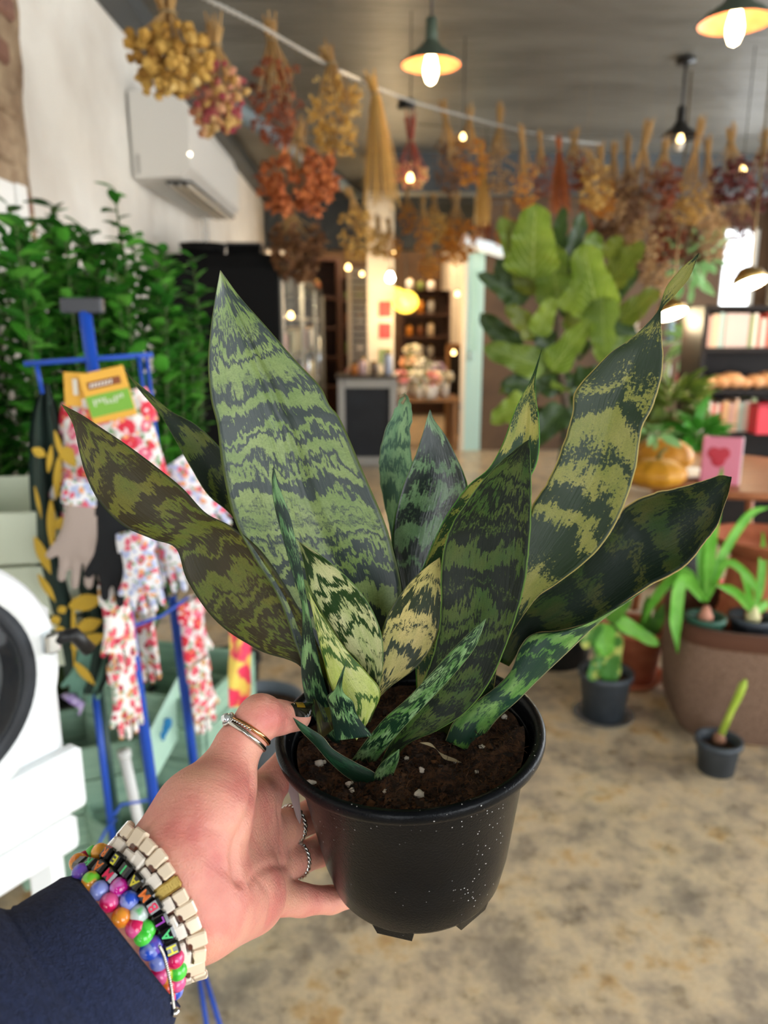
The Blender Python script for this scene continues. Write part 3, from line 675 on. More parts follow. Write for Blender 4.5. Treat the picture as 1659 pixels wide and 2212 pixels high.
# creases of palm and thumb, drawn over the surface and pressed in
def crease(pts, depth, width):
    global HV
    S = cr(pts, 40); L_ = np.array([hit(x, y) for x, y in S]); d = np.full(len(HV), 9.0)
    for q in L_: d = np.minimum(d, np.linalg.norm(HV-q, axis=1))
    HV = HV-HN*(depth*np.exp(-(d/width)**2))[:, None]
crease([(545,1660),(546,1715),(538,1760),(512,1815),(505,1850),(515,1900)], .0022, .0028)
crease([(618,1868),(590,1868),(560,1880),(540,1905)], .0012, .0024)
crease([(452,1790),(490,1800),(525,1815)], .0006, .0018)
crease([(400,1790),(430,1830),(470,1868),(520,1900)], .0008, .003)
crease([(585,1503),(583,1540),(585,1580)], .0009, .0022)
crease([(455,1905),(475,1960),(470,2010)], .0008, .0035)
crease([(560,1900),(585,1935),(580,1985)], .0007, .003)
crease([(600,1745),(606,1790),(604,1830)], .0010, .0026)
def skin_mat():
    m, nt, b = nodes_of('skin'); N = nt.nodes; L = nt.links; tc = N.new('ShaderNodeTexCoord')
    n = N.new('ShaderNodeTexNoise'); n.inputs['Scale'].default_value = 38; n.inputs['Detail'].default_value = 5; L.new(tc.outputs['Object'], n.inputs['Vector'])
    r = N.new('ShaderNodeValToRGB'); e = r.color_ramp.elements; e.new(.5)
    for i, (p, h_) in enumerate(((.30, '#e2a68e'), (.5, '#de9886'), (.70, '#d07c72'))): e[i].position = p; e[i].color = c4(hexc(h_))
    L.new(n.outputs['Fac'], r.inputs[0]); L.new(r.outputs[0], b.inputs['Base Color'])
    b.inputs['Roughness'].default_value = .46; b.inputs['Subsurface Weight'].default_value = .25
    b.inputs['Subsurface Radius'].default_value = (.006, .002, .0012); b.inputs['Subsurface Scale'].default_value = 1.0; b.inputs['Specular IOR Level'].default_value = .45
    f = N.new('ShaderNodeTexNoise'); f.inputs['Scale'].default_value = 900; f.inputs['Detail'].default_value = 3; L.new(tc.outputs['Object'], f.inputs['Vector'])
    mp = N.new('ShaderNodeMapping'); mp.inputs['Scale'].default_value = (180, 700, 180); mp.inputs['Rotation'].default_value = (.4, .8, .2); L.new(tc.outputs['Object'], mp.inputs[0])
    f2 = N.new('ShaderNodeTexNoise'); f2.inputs['Scale'].default_value = 1; f2.inputs['Detail'].default_value = 3; L.new(mp.outputs[0], f2.inputs['Vector'])
    ad = N.new('ShaderNodeMath'); ad.operation = 'ADD'; L.new(f.outputs['Fac'], ad.inputs[0]); L.new(f2.outputs['Fac'], ad.inputs[1])
    bp = N.new('ShaderNodeBump'); bp.inputs['Distance'].default_value = .00045; bp.inputs['Strength'].default_value = .8; L.new(ad.outputs[0], bp.inputs['Height']); L.new(bp.outputs[0], b.inputs['Normal'])
    return m
M_skin = skin_mat()
me = bpy.data.meshes.new('hand'); me.from_pydata([tuple(WK(v)) for v in HV], [], HQ.tolist()); me.polygons.foreach_set('use_smooth', [True]*len(me.polygons)); me.materials.append(M_skin); me.update()
person = thing('person', 'left hand in a navy sleeve gripping the black pot, thumb over its rim', 'person', WK(K(350, 1950, .36)))
hand = link('hand', me, person)
# thumb nail: dark polish with a gold motif
M_nail = mat('black_nail_polish', '#16120a', .15, coat=.6)
M_nailgold = mat('gold_nail_art', '#8a6a14', .35)
c0n, c1n = K(612, 1534, .4125), K(672, 1537, .4215); ax_n = (c1n-c0n); rows = []
tn = ax_n/np.linalg.norm(ax_n); upn = np.array([.1, -1.0, -.18]); upn -= tn*(upn@tn); upn /= np.linalg.norm(upn); sd = np.cross(tn, upn)
def nailpt(u, v, lift):
    w = .0050*math.sqrt(max(0, 1-abs(2*u-1)**2.6))+.0002; a = v*1.15; base = K(621, 1549, .4165)*(1-u)+K(668, 1550, .4245)*u
    return WK(base+upn*(.0076*math.cos(a)-.0004+lift+.0004*u)+sd*(w*1.35*math.sin(a)))
nb = MB(); nb.grid([[nailpt(i/10, k/5-1, .0006) for k in range(11)] for i in range(11)]); nb.grid([[nailpt(i/10, k/5-1, .0) for k in range(11)] for i in range(11)])
nail = nb.build('thumb_nail', M_nail, person, True); nail['label'] = 'dark painted nail with gold pattern'
nb = MB(); nb.grid([[nailpt((.2+.35*i/6), (k/4-1)*.45, .0008) for k in range(9)] for i in range(7)]); nb.build('nail_art', M_nailgold, nail, True)
# sleeve: ribbed cuff plus loose navy sweatshirt arm
M_navy = mat('navy_fleece', '#18213d', .95, col2='#222c4c', nscale=420, ndetail=2, bump=.0016, bscale=1000)
EX = np.array([[.9, -.43, .0]])
def ring_frame(c, axis):
    axis = axis/np.linalg.norm(axis); e1 = np.array([-.62, -.78, .0]); e1 -= axis*(e1@axis); e1 = np.array([-.62, -.78, .0]); e1 /= np.linalg.norm(e1); e2 = np.array([-.46, .36, 1.0]); e2 -= e1*(e2@e1); e2 /= np.linalg.norm(e2); return e1, e2
ctr = [(K(267, 2034, .336), .0370, .034), (K(252, 2050, .333), .0392, .036), (K(215, 2085, .324), .0400, .037), (K(170, 2125, .314), .0405, .036), (K(120, 2165, .302), .0455, .042), (K(40, 2235, .285), .050, .047), (K(-90, 2340, .26), .054, .05), (K(-330, 2540, .215), .058, .054)]
rows = []; NS = 72
for j, q in enumerate(np.linspace(0, len(ctr)-1, 50)):
    i = min(int(q), len(ctr)-2); w = q-i; c = ctr[i][0]*(1-w)+ctr[i+1][0]*w; r1 = ctr[i][1]*(1-w)+ctr[i+1][1]*w; r2 = ctr[i][2]*(1-w)+ctr[i+1][2]*w
    e1, e2 = ring_frame(c, ctr[-1][0]-ctr[0][0]); row = []
    for k in range(NS+1):
        a = 2*math.pi*(k % NS)/NS; wr = 1+.022*mnoise.noise(Vector((math.cos(a)*1.6, math.sin(a)*1.6, q*.9)))+.03*max(0, q-3)*mnoise.noise(Vector((math.cos(a)*2.2+5, math.sin(a)*2.2, q*2.4)))
        seam = -.0022*math.exp(-((q-3.35)/.10)**2)
        row.append(WK(c+e1*((r1+seam)*wr*math.cos(a))+e2*((r2+seam)*wr*math.sin(a))))
    rows.append(row)
inner = []
for s_, q in ((.93, 0), (.90, 1), (.88, 2.0)):
    i = int(min(q, 5)); c = ctr[i][0]; e1, e2 = ring_frame(c, ctr[-1][0]-ctr[0][0])
    inner.append([WK(c+e1*(ctr[i][1]*s_*math.cos(2*math.pi*k/NS))+e2*(ctr[i][2]*s_*math.sin(2*math.pi*k/NS))) for k in range(NS+1)])
lip = [[(a+b)/2 + (rows[0][0]-rows[6][0]).normalized()*.0022 for a, b in zip(rows[0], inner[0])]]
mb = MB(); mb.grid(inner[::-1]+lip+rows); slv = mb.build('sleeve', M_navy, person, True); slv['label'] = 'navy sweatshirt sleeve with a ribbed cuff'

# ------------------------------------------------------------------ jewellery
def on_arm(px, py, off):
    p = hit(px, py, off); n = grad(p)[0]
    for _ in range(3): p = p-n*(sdf_pts(p[None])[0]-off); n = grad(p)[0]
    return p, n
def mat3(x, y, z): return Matrix(((x[0], y[0], z[0]), (x[1], y[1], z[1]), (x[2], y[2], z[2])))
def wvec(k): return np.array(RT*float(k[0]) - UP*float(k[1]) + FW*float(k[2]))
ARM0, ARM1 = K(199, 2048, .337), K(376, 1927, .356); ARMD = (ARM1-ARM0)/np.linalg.norm(ARM1-ARM0)
def backside(vis, off, n):
    """close a bracelet on the hidden side of the wrist: sweep round the arm axis from the last to the first seen point"""
    a, b = vis[-1], vis[0]; out = []
    ca = ARM0+ARMD*((a-ARM0)@ARMD); cb = ARM0+ARMD*((b-ARM0)@ARMD); e = np.array([0, 0, 1.0]); e -= ARMD*(e@ARMD); e /= np.linalg.norm(e); f = np.cross(ARMD, e)
    def ang(p, c): return math.atan2((p-c)@f, (p-c)@e)
    a0, a1 = ang(a, ca), ang(b, cb); m = ang(vis[len(vis)//2], ARM0+ARMD*((vis[len(vis)//2]-ARM0)@ARMD))
    d = (a1-a0) % (2*math.pi)
    if ((m-a0) % (2*math.pi)) < d: d -= 2*math.pi
    for i in range(1, n+1):
        w = i/(n+1); t = a0+d*w; c = ca*(1-w)+cb*w; p = c+(e*math.cos(t)+f*math.sin(t))*.035
        for _ in range(4): p = p-grad(p)[0]*(sdf_pts(p[None])[0]-off)
        out.append(p)
    return out
def two_tone(name, c1, c2, c3=None, rough=.16):
    return mat(name, c1, rough, col2=c2, nscale=130, ndetail=1.5, ramp=(.46, .56), coat=.5)
BEADM = {'pink': two_tone('bead_pink', '#d81a5c', '#e85c9a'), 'green': two_tone('bead_green', '#2ec22e', '#57d84a'), 'blue': two_tone('bead_blue', '#2a52c8', '#8d9ade'), 'orange': two_tone('bead_orange', '#f08a2a', '#f2a83a'),
         'magenta': two_tone('bead_magenta', '#c41a8e', '#d49adf'), 'mixgreen': two_tone('bead_mix_green', '#37c552', '#c9d6d2'), 'limeorange': two_tone('bead_lime_orange', '#7ad23a', '#f0a03a'), 'red': two_tone('bead_red', '#a8123a', '#c8274e'), 'violet': two_tone('bead_violet', '#7a52c0', '#3a5ccf'), 'coral': two_tone('bead_coral', '#f0742e', '#e83a5e')}
M_blackbead = mat('black_letter_cube', '#0b0b0c', .12, coat=.7)
M_cord = mat('elastic_cord', '#b06a3a', .4)
BEAD_ME = {k: MB().ico((0, 0, 0), .0041, 3).mesh('bead', m, True) for k, m in BEADM.items()}
CUBE_ME = MB().box((0, 0, 0), (.0064, .0064, .0064), None, .0011).mesh('letter_cube', M_blackbead, False)
LET = {}
def letter_me(ch, col):
    k = (ch, col)
    if k not in LET:
        m = text_mesh(ch, .0056, .00012, .00010); m.materials.clear(); m.materials.append(mat('letter_'+col[1:], col, .4)); LET[k] = m
    return LET[k]
def bracelet(name, label, items, nback, off):
    """items: (px, py, kind[, letter, colour])"""
    pts = [on_arm(i[0], i[1], off) for i in items]
    root = thing(name, label, 'bracelet', WK(pts[len(pts)//2][0]), 'beaded bracelets on the wrist')
    P_ = [p for p, n in pts]
    for j, it in enumerate(items):
        p, n = pts[j]; t = P_[min(j+1, len(P_)-1)]-P_[max(j-1, 0)]; t = t-n*(t@n); t /= np.linalg.norm(t); c = np.cross(t, n)
        M = mat3(wvec(-t), wvec(-np.cross(n, t)), wvec(n)).to_4x4(); M.translation = WK(p)
        if it[2] == 'cube':
            o = link('letter_cube', CUBE_ME, root, False); o.matrix_parent_inverse = Matrix.Translation(-root.location); o.matrix_basis = M
            if len(it) > 3:
                l = link('letter', letter_me(it[3], it[4]), o, False); l.matrix_basis = Matrix.Translation((0, 0, .00322))
        else:
            o = link('bead', BEAD_ME[it[2]], root, False); o.matrix_parent_inverse = Matrix.Translation(-root.location); o.matrix_basis = M @ Matrix.Rotation(j*1.7, 4, 'X')
    back = backside(P_, off, nback); ks = list(BEAD_ME)
    for j, p in enumerate(back):
        o = link('bead', BEAD_ME[ks[(j*3) % len(ks)]], root, False); o.matrix_parent_inverse = Matrix.Translation(-root.location); o.location = WK(p)
    MB().loop([WK(p) for p in P_+back], .0005, 5).build('elastic_cord', M_cord, root, True)
    return root
O_, Y_, G_, PK, V_ = '#f07a28', '#e8e23a', '#4ad27a', '#f0285a', '#a63ab8'
bracelet('letter_bead_bracelet', 'black letter cube bracelet spelling a long word, nearest the tortoiseshell band', [(181,1853,'red'),(199,1841,'green'),(217,1842,'orange'),(237,1848,'cube','R',O_),(258,1861,'cube','E',Y_),(276,1880,'cube','I',G_),(297,1904,'cube','A','#d8c83a'),(319,1932,'cube','M',O_),(335,1957,'cube','B',PK),(348,1987,'cube','L',V_),(361,2016,'cube','A',G_),(371,2044,'cube','H',Y_),(377,2070,'pink'),(383,2096,'green'),(381,2121,'pink'),(377,2142,'blue')], 11, .0042)
bracelet('short_word_bead_bracelet', 'rainbow bead bracelet with a short row of black letter cubes, middle of the three', [(178,1870,'cube'),(197,1873,'cube','R',G_),(219,1879,'cube','A',O_),(241,1894,'cube','M',PK),(258,1917,'magenta'),(280,1945,'blue'),(300,1975,'mixgreen'),(316,2008,'green'),(331,2042,'violet'),(343,2075,'blue'),(353,2104,'limeorange'),(358,2130,'coral')], 10, .0045)
bracelet('rainbow_bead_bracelet', 'rainbow bead bracelet partly tucked under the navy cuff', [(176,1886,'violet'),(197,1903,'limeorange'),(216,1924,'blue'),(236,1950,'pink'),(262,1982,'orange'),(292,2004,'pink'),(310,2022,'green'),(322,2052,'blue')], 12, .0050)
# tortoiseshell link band with one gold link
M_tort = mat('cream_tortoiseshell', '#f0dcc0', .2, col2='#5a3020', nscale=110, ndetail=2, ramp=(.555, .59), coat=.5)
M_tortb = mat('pale_tortoiseshell', '#f1e6d8', .2, col2='#3a1f18', nscale=120, ndetail=2, ramp=(.56, .60), coat=.5)
M_gold = mat('scratched_gold', '#b59a55', .3, metal=1.0, bump=.0003, bscale=900)
cl = [(266,1818),(287,1830),(307,1849),(325,1872),(342,1897),(357,1922),(371,1949),(384,1977),(397,2007),(406,2036),(408,2066),(402,2094)]
pts = [on_arm(x, y, .0022) for x, y in cl]; PB = [p for p, n in pts]; bk = backside(PB, .0022, 12); allp = PB+bk
band = thing('link_bracelet', 'cream tortoiseshell link band with one scratched gold link', 'bracelet', WK(PB[5]))
for j, p in enumerate(allp):
    n = grad(p)[0]; t = allp[(j+1) % len(allp)]-allp[j-1]; t -= n*(t@n); t /= np.linalg.norm(t); c = np.cross(n, t); ln = np.linalg.norm(allp[(j+1) % len(allp)]-allp[j-1])/2
    R = mat3(wvec(t), wvec(c), wvec(n))
    if j == 5:
        MB().box((0, 0, 0), (ln*.96, .0142, .0040), None, .0009).build('gold_link', M_gold, None).matrix_basis
        o = bpy.data.objects['gold_link']; o.parent = band; o.matrix_parent_inverse = Matrix.Translation(-band.location); o.matrix_basis = Matrix.Translation(WK(p)) @ R.to_4x4(); o['label'] = 'scratched gold metal link'; continue
    for s_, w, sh in ((1, .0082, .0), (-1, .0056, .5)):
        q = p+t*(ln*sh*(.55 if j % 2 else -.0)); q = q+c*(.0036*s_*(1 if s_ > 0 else 1.15)*(1 if j % 2 else -1))
        o = MB().box((0, 0, 0), (ln*1.0, w*1.06, .0038), None, .0007).build('link', (M_tort, M_tortb)[(j+(s_ > 0)) % 2], None); o.parent = band; o.matrix_parent_inverse = Matrix.Translation(-band.location); o.matrix_basis = Matrix.Translation(WK(q)) @ R.to_4x4()
# thin silver ball chain dangling from the bracelets
M_silver = mat('silver', '#c8c4bd', .18, metal=1.0)
M_rosegold = mat('two_tone_ring_gold', '#d8a070', .18, metal=1.0)
chn = thing('ball_chain', 'thin silver ball chain dangling below the bracelets', 'bracelet', P(372, 2120, .315))
S = cr([(345,2045),(353,2062),(362,2095),(369,2130),(373,2160),(376,2180)], 34)
bm = MB().ico((0, 0, 0), .00075, 1).mesh('chain_bead', M_silver, True)
for x, y in S:
    o = link('chain_bead', bm, chn, False); o.matrix_parent_inverse = Matrix.Translation(-chn.location); p = hit(x, y, .0095) if y < 2120 else K(x, y, .318); o.location = WK(K(x, y, .3165))
MB().ico(P(379, 2186, .3165), .0019, 2).build('end_ball', M_silver, chn, True); MB().ico(P(369, 2164, .3175), .0013, 2).build('end_ball', M_silver, chn, True)
# rings
def ring_on(name, label, centre, axis, r, band_fn):
    root = thing(name, label, 'ring', WK(centre)); axis = axis/np.linalg.norm(axis); e1 = np.cross(axis, [0, 0, 1.0]); e1 /= np.linalg.norm(e1); e2 = np.cross(axis, e1)
    def pt(a, rr, s): return WK(centre+axis*s+(e1*math.cos(a)+e2*math.sin(a))*rr)
    band_fn(root, pt, r); return root
def thumb_ring(root, pt, r):
    N_ = 56
    for sgn, m in ((1, M_rosegold), (-1, M_silver)):
        MB().loop([pt(2*math.pi*k/N_, r+.0004, sgn*(.0004+.0016*abs(math.sin(math.pi*k/N_+.2)))) for k in range(N_)], .0013, 8).build('ring_band', m, root, True)
    for k in range(9): MB().ico(pt(.62+k*.12, r+.0016, .0006), .0007, 1).build('side_stone', M_silver, root, True)
    st = pt(.35, r+.0022, 0); s_ = MB().ico(st, .0030, 2, (1, 1, .8)).build('centre_stone', mat('clear_gem', '#dfe6ea', .03, metal=.75), root, True)
    MB().loop([pt(.35+.0034*math.cos(b)/r, r+.0012, .0034*math.sin(b)) for b in [2*math.pi*k/14 for k in range(14)]], .0008, 6).build('stone_setting', M_silver, root, True)
ring_on('thumb_ring', 'two-tone gold and silver ring with a clear stone on the thumb', K(533, 1584, .4025), K(560, 1548, .406)-K(505, 1630, .396), .0118, thumb_ring)
def rope_ring(root, pt, r):
    N_ = 60
    for ph in (0, math.pi):
        MB().loop([pt(2*math.pi*k/N_, r+.0005*math.cos(k*1.26+ph), .0011*math.sin(k*1.26+ph)) for k in range(N_)], .0008, 6).build('twisted_wire', M_silver, root, True)
pm = potpt(16, .026, .0100); mm = K(578, 1803, .450)
ring_on('rope_ring', 'twisted silver ring on the middle finger beside the pot', mm+(pm-mm)*.55, pm-mm, .0110, rope_ring)
pm = potpt(14, .002, .0100); mm = K(584, 1878, .446)
ring_on('rope_ring', 'twisted silver ring on the ring finger, lower of the two rope rings', mm+(pm-mm)*.5, pm-mm, .0106, rope_ring)
# ------------------------------------------------------------------ left side of the shop
M_acw = mat('white_appliance_plastic', '#dcd8d0', .45)
M_acd = mat('dark_vent', '#3a3a3a', .6)
M_acg = mat('grey_vane', '#a8a49c', .5)
y0, y1 = PX(284, 385, XL).y, PX(425, 470, XL).y
zb = PX(284, 385, XL).z; zt = zb+.42
ac = thing('air_conditioner', 'white wall-mounted air conditioner above the black cabinet', 'air conditioner', (XL+.02, (y0+y1)/2, zb))
dpt = .30
prof = [(0, 0), (dpt*.80, 0.01), (dpt, .06), (dpt, zt-zb-.10), (dpt*.9, zt-zb-.02), (dpt*.75, zt-zb), (0, zt-zb)]
mb = MB(); rows = [[Vector((XL+.012+x, y, zb+z)) for x, z in prof+[prof[0]]] for y in (y0, y0+.012, y1-.012, y1)]
mb.grid(rows); n_ = len(prof)
mb.add([Vector((XL+.012+x, y0, zb+z)) for x, z in prof], [tuple(range(n_))]); mb.add([Vector((XL+.012+x, y1, zb+z)) for x, z in prof], [tuple(range(n_))[::-1]])
mb.build('casing', M_acw, ac)
MB().box((XL+.012+dpt*.70, (y0+y1)/2, zb+.0), (dpt*.46, (y1-y0)*.88, .012)).build('outlet_recess', M_acd, ac)
for k in range(3):
    MB().box((XL+.012+dpt*(.55+.15*k), (y0+y1)/2, zb-.012), (.016, (y1-y0)*.86, .02), Matrix.Rotation(.5, 3, 'Y')).build('louvre', M_acg, ac)
MB().ico((XL+.012+dpt*.99, y0+.01, zb+.12), .012, 2).build('indicator', mat('indicator_led', '#fff2d8', .3, emit=4), ac, True)
MB().box((XL+.012+dpt*.1, y0+.03, zb+.07), (.02, .07, .10), None, .006).build('bracket', M_acg, ac)
# ---- hedge-like shrub in the corner
M_leafd = mat('glossy_shrub_leaf', '#2f6a1e', .35, island=['#1c4a14', '#2a6420', '#387c26', '#4f9a30', '#6fb648'], transl=.22, spec=.4)
M_leafo = mat('glossy_shrub_leaf_single', '#2f6a1e', .35, objrand=['#1c4a14', '#2a6420', '#387c26', '#4f9a30', '#6fb648'], transl=.22, spec=.4)
M_stem = mat('brown_stem', '#465a2c', .8)
shrub = thing('potted_shrub', 'tall dense shrub with small glossy green leaves behind the blue rack', 'shrub', (-.86, 2.25, 0))
M_tub = mat('grey_tub', '#3a3c3d', .6)
MB().lathe([(.001, 0), (.20, 0), (.25, .38), (.27, .40), (.25, .40), (.24, .34), (.001, .34)], 28, Matrix.Translation((-.86, 2.25, 0))).build('tub', M_tub, shrub, True)
rg = random.Random(5)
def leafmesh(L_, W_, mt, bend=.12, name='leaf', nl=4, veins=False):
    rows = []
    for i in range(nl+1):
        t = i/nl; w = W_*(math.sin(math.pi*min(1, t*.92+.06))**.8)*.5; z = -bend*L_*t*t
        rows.append([Vector((-w, t*L_, z+w*.25)), Vector((0, t*L_, z-.02*L_)), Vector((w, t*L_, z+w*.25))])
    return MB().grid(rows).mesh(name, mt, True)
SL = [leafmesh(l, l*.62, M_leafo) for l in (.044, .052, .060)]
def bush_leaves(root, spots, meshes, stuffname, mt):
    """spots: list of 4x4 matrices; the 300 nearest the camera are parts, the others one joined stuff part"""
    spots = sorted(spots, key=lambda m: (m.translation-C0).length)
    for i, m in enumerate(spots[:300]):
        o = link('leaf', meshes[i % len(meshes)], root, False); o.matrix_parent_inverse = Matrix.Translation(-root.location); o.matrix_basis = m
    if len(spots) > 300:
        mb = MB()
        for i, m in enumerate(spots[300:]):
            me = meshes[i % len(meshes)]; mb.add([m @ v.co for v in me.vertices], [tuple(p.vertices) for p in me.polygons])
        mb.build(stuffname, mt, root, True, kind='stuff')
spots_ = []; mbs = MB()
for s in range(95):
    a = rg.uniform(0, 2*math.pi); r = math.sqrt(rg.random()); x1, y1_ = -.84+.38*r*math.cos(a), 2.25+.36*r*math.sin(a)
    x1 = max(-1.14, x1); top = 1.70-.10*r + rg.uniform(-.15, .08)
    if s == 0: x1, y1_, top = -.66, 2.2, 1.80
    if s == 1: x1, y1_, top = -.92, 2.15, 1.75
    if s == 2: x1, y1_, top = -.62, 2.1, 1.66
    p0 = Vector((-.86+.1*math.cos(a), 2.25+.1*math.sin(a), .34)); p2 = Vector((x1, y1_, top)); pm = Vector((x1*1.1+.086*.9+rg.gauss(0, .03), y1_*1.02, .9))
    pts = []
    for i in range(13):
        t = i/12; pts.append(p0*(1-t)**2+pm*2*t*(1-t)+p2*t*t)
    mbs.tube(pts, [.0055*(1-.75*i/12)+.0012 for i in range(13)], 5)
    for i in range(60):
        t = .22+.78*(i/59)**.8; t = min(t, 1); q = p0*(1-t)**2+pm*2*t*(1-t)+p2*t*t; ang = i*2.4+rg.uniform(-.4, .4); el = rg.uniform(.1, .9)
        d = Vector((math.cos(ang)*math.cos(el), math.sin(ang)*math.cos(el), math.sin(el))); fr = frame_z(Vector((rg.gauss(0, .4), rg.gauss(0, .4), 1)).cross(d).cross(d)*-1 if d.length else d)
        z = (Vector((0, 0, 1))-d*d.z+Vector((rg.gauss(0, .3), rg.gauss(0, .3), 0))); z -= d*z.dot(d); z.normalize(); xx = d.cross(z)
        sc = rg.uniform(.8, 1.25)
        M = Matrix(((xx.x*sc, d.x*sc, z.x*sc, q.x), (xx.y*sc, d.y*sc, z.y*sc, q.y), (xx.z*sc, d.z*sc, z.z*sc, q.z), (0, 0, 0, 1)))
        tipx = q+d*.07
        if tipx.x < XL+.03: continue
        spots_.append(M)
mbs.build('stems', M_stem, shrub, True); bush_leaves(shrub, spots_, SL, 'foliage', M_leafd)
# ---- blue wire spinner rack with garden gloves
M_blue = mat('blue_enamel', '#1f4fb8', .35)
M_dkblue = mat('dark_sign_holder', '#3a3c42', .4)
M_dgreen = mat('dark_green_tube', '#24423c', .4)
RY = 1.45
rack = thing('display_rack', 'blue wire spinner rack hung with garden gloves', 'rack', (PY(262, 1250, RY).x, RY, 0))
top, bot = PY(183, 672, RY), PZ(382, 2075, .02)
MB().tube([top, bot], .0115, 10).build('pole', M_blue, rack, True)
MB().box(PY(178, 660, RY), (.075, .02, .028), None, .003).build('sign_holder', M_dkblue, rack)
MB().tube([PY(52, 786, RY-.03), PY(190, 776, RY), PY(330, 766, RY+.03)], .0052, 7).build('cross_arm', M_blue, rack, True)
for a, b, d in (((78, 784), (92, 850), RY-.02), ((300, 770), (330, 1000), RY+.02), ((316, 768), (346, 1010), RY+.03)):
    MB().tube([PY(*a, d), PY(*b, d)], .004, 6).build('hanger_rod', M_blue, rack, True)
MB().tube([PY(372, 1290, RY+.24), PY(425, 1700, RY+.24)], .011, 8).build('side_post', M_blue, rack, True)
MB().tube([PY(205, 1500, RY+.10), PY(246, 1840, RY+.10)], .008, 8).build('side_post', M_blue, rack, True)
MB().tube([PY(214, 1490, RY+.12), PY(262, 1850, RY+.12)], .010, 8).build('side_post', M_dgreen, rack, True)
for pts in ([(238, 1362), (290, 1352), (350, 1330), (392, 1300), (405, 1290)], [(246, 1760), (262, 1738), (300, 1732), (352, 1722), (392, 1708)], [(215, 1820), (230, 1790), (250, 1770)]):
    MB().tube([PY(x, y, RY-.02+.05*i) for i, (x, y) in enumerate(pts)], .0035, 6).build('wire_hoop', M_blue, rack, True)
for x2 in (448, 478):
    MB().tube([PZ(415, 2035, .03), PZ((415+x2)/2, 2120, .012), PZ(x2, 2225, .012)], .005, 7).build('base_wire', M_blue, rack, True)
# gloves: one soft hand-shaped mesh, reused
GC = []
def gchain(p): 
    for (a, ra), (b, rb) in zip(p[:-1], p[1:]): GC.append((np.array(a, float), np.array(b, float), ra, rb, .012))
gchain([((-.018, 0, -.01), .022), ((-.022, 0, -.07), .020)]); gchain([((.018, 0, -.01), .022), ((.022, 0, -.07), .020)]); gchain([((0, 0, -.01), .024), ((0, 0, -.12), .022)]); gchain([((-.026, 0, -.09), .017), ((-.030, 0, -.12), .014)]); gchain([((.026, 0, -.09), .017), ((.030, 0, -.12), .014)])
for i, (x, l) in enumerate(((-.034, .055), (-.012, .068), (.011, .066), (.032, .052))): GC.append((np.array([x, 0, -.125]), np.array([x*1.12, 0, -.125-l]), .0105, .0090, .006))
GC.append((np.array([-.030, 0, -.085]), np.array([-.062, 0, -.135]), .012, .009, .01))
gv, gq = surface_nets(np.array([-.09, -.04, -.22]), np.array([.07, .04, .03]), .0052, GC); gv = relax(gv, gq, 3); gv[:, 1] *= .62
GLOVE = gv, gq.tolist()
F1 = spots('floral_red', '#f1ece8', [('#d5d2cf', 40, .55), ('#6f9a6a', 55, .36), ('#e06a86', 34, .45), ('#d8283f', 25, .46), ('#f2a26a', 60, .28), ('#f4d0d4', 70, .3)])
F2 = spots('floral_pale', '#f3f1f4', [('#b9c3e6', 70, .50), ('#e2657c', 48, .38), ('#7ba06f', 80, .30), ('#f0a878', 50, .30)])
F3 = spots('floral_rust', '#efe9e4', [('#cf9a5e', 44, .40), ('#e25a6a', 40, .46), ('#9fb59a', 62, .34), ('#b02440', 45, .32)])
M_palm = mat('beige_dotted_palm', '#b3a298', .85, bump=.001, bscale=300)
M_blackg = mat('black_glove', '#15171b', .8, bump=.001, bscale=120)
M_mintg = mat('sage_knit', '#6f9a88', .9, bump=.004, bscale=90)
M_yel = mat('yellow_card', '#eeb441', .55)
M_grn = mat('green_print', '#7db53c', .55)
M_ora = mat('orange_brown_print', '#8a4a1c', .5)
M_wht = mat('white_print', '#ece8dc', .6)
PATTERNS = {}
def glove(label, px, py, Y, scale, yaw, roll, mt, palm=None, group='garden gloves on the rack', flip=1):
    pos = PY(px, py, Y)
    t = thing('garden_glove', label, 'glove', pos, group)
    R = Matrix.Rotation(roll, 4, 'Y') @ Matrix.Rotation(yaw, 4, 'Z'); M = Matrix.Translation(pos) @ R @ Matrix.Diagonal((scale*flip, scale, scale, 1))
    mb = MB(); mb.add([M @ Vector(v) for v in GLOVE[0]], GLOVE[1] if flip > 0 else [f[::-1] for f in GLOVE[1]])
    mb.build('glove_body', mt, t, True)
    rows = [[M @ Vector(((.044+.004*(j > 0))*math.cos(2*math.pi*k/20), .0165*math.sin(2*math.pi*k/20), .02-.024*j)) for k in range(21)] for j in range(3)]
    MB().grid(rows).build('cuff', palm or mt, t, True)
    return t, M
def card(parent, M, w, h_, green=True):
    MB().box((0, 0, 0), (w, .0025, h_), None, .001).build('header_card', M_yel, parent).matrix_basis = M
    c = parent.children[-1]
    if green:
        g = MB().box((0, -.0017, -h_*.16), (w*.96, .0012, h_*.42)).build('printed_band', M_grn, c)
        b = MB().box((0, -.0019, h_*.24), (w*.74, .001, h_*.15), None, .0004).build('oval_emblem', M_ora, c)
        for k in range(7): MB().box((-w*.29+k*w*.075, -.0028, h_*.24), (w*.035, .001, h_*.09), Matrix.Rotation(.3, 3, 'Y')).build('print_mark', M_wht, b)
        for k in range(9): MB().box((-w*.32+k*w*.078, -.0028, -h_*.10+.003*math.sin(k)), (w*.03, .001, h_*(.08+.05*(k % 3 == 0)))).build('print_mark', M_wht, g)
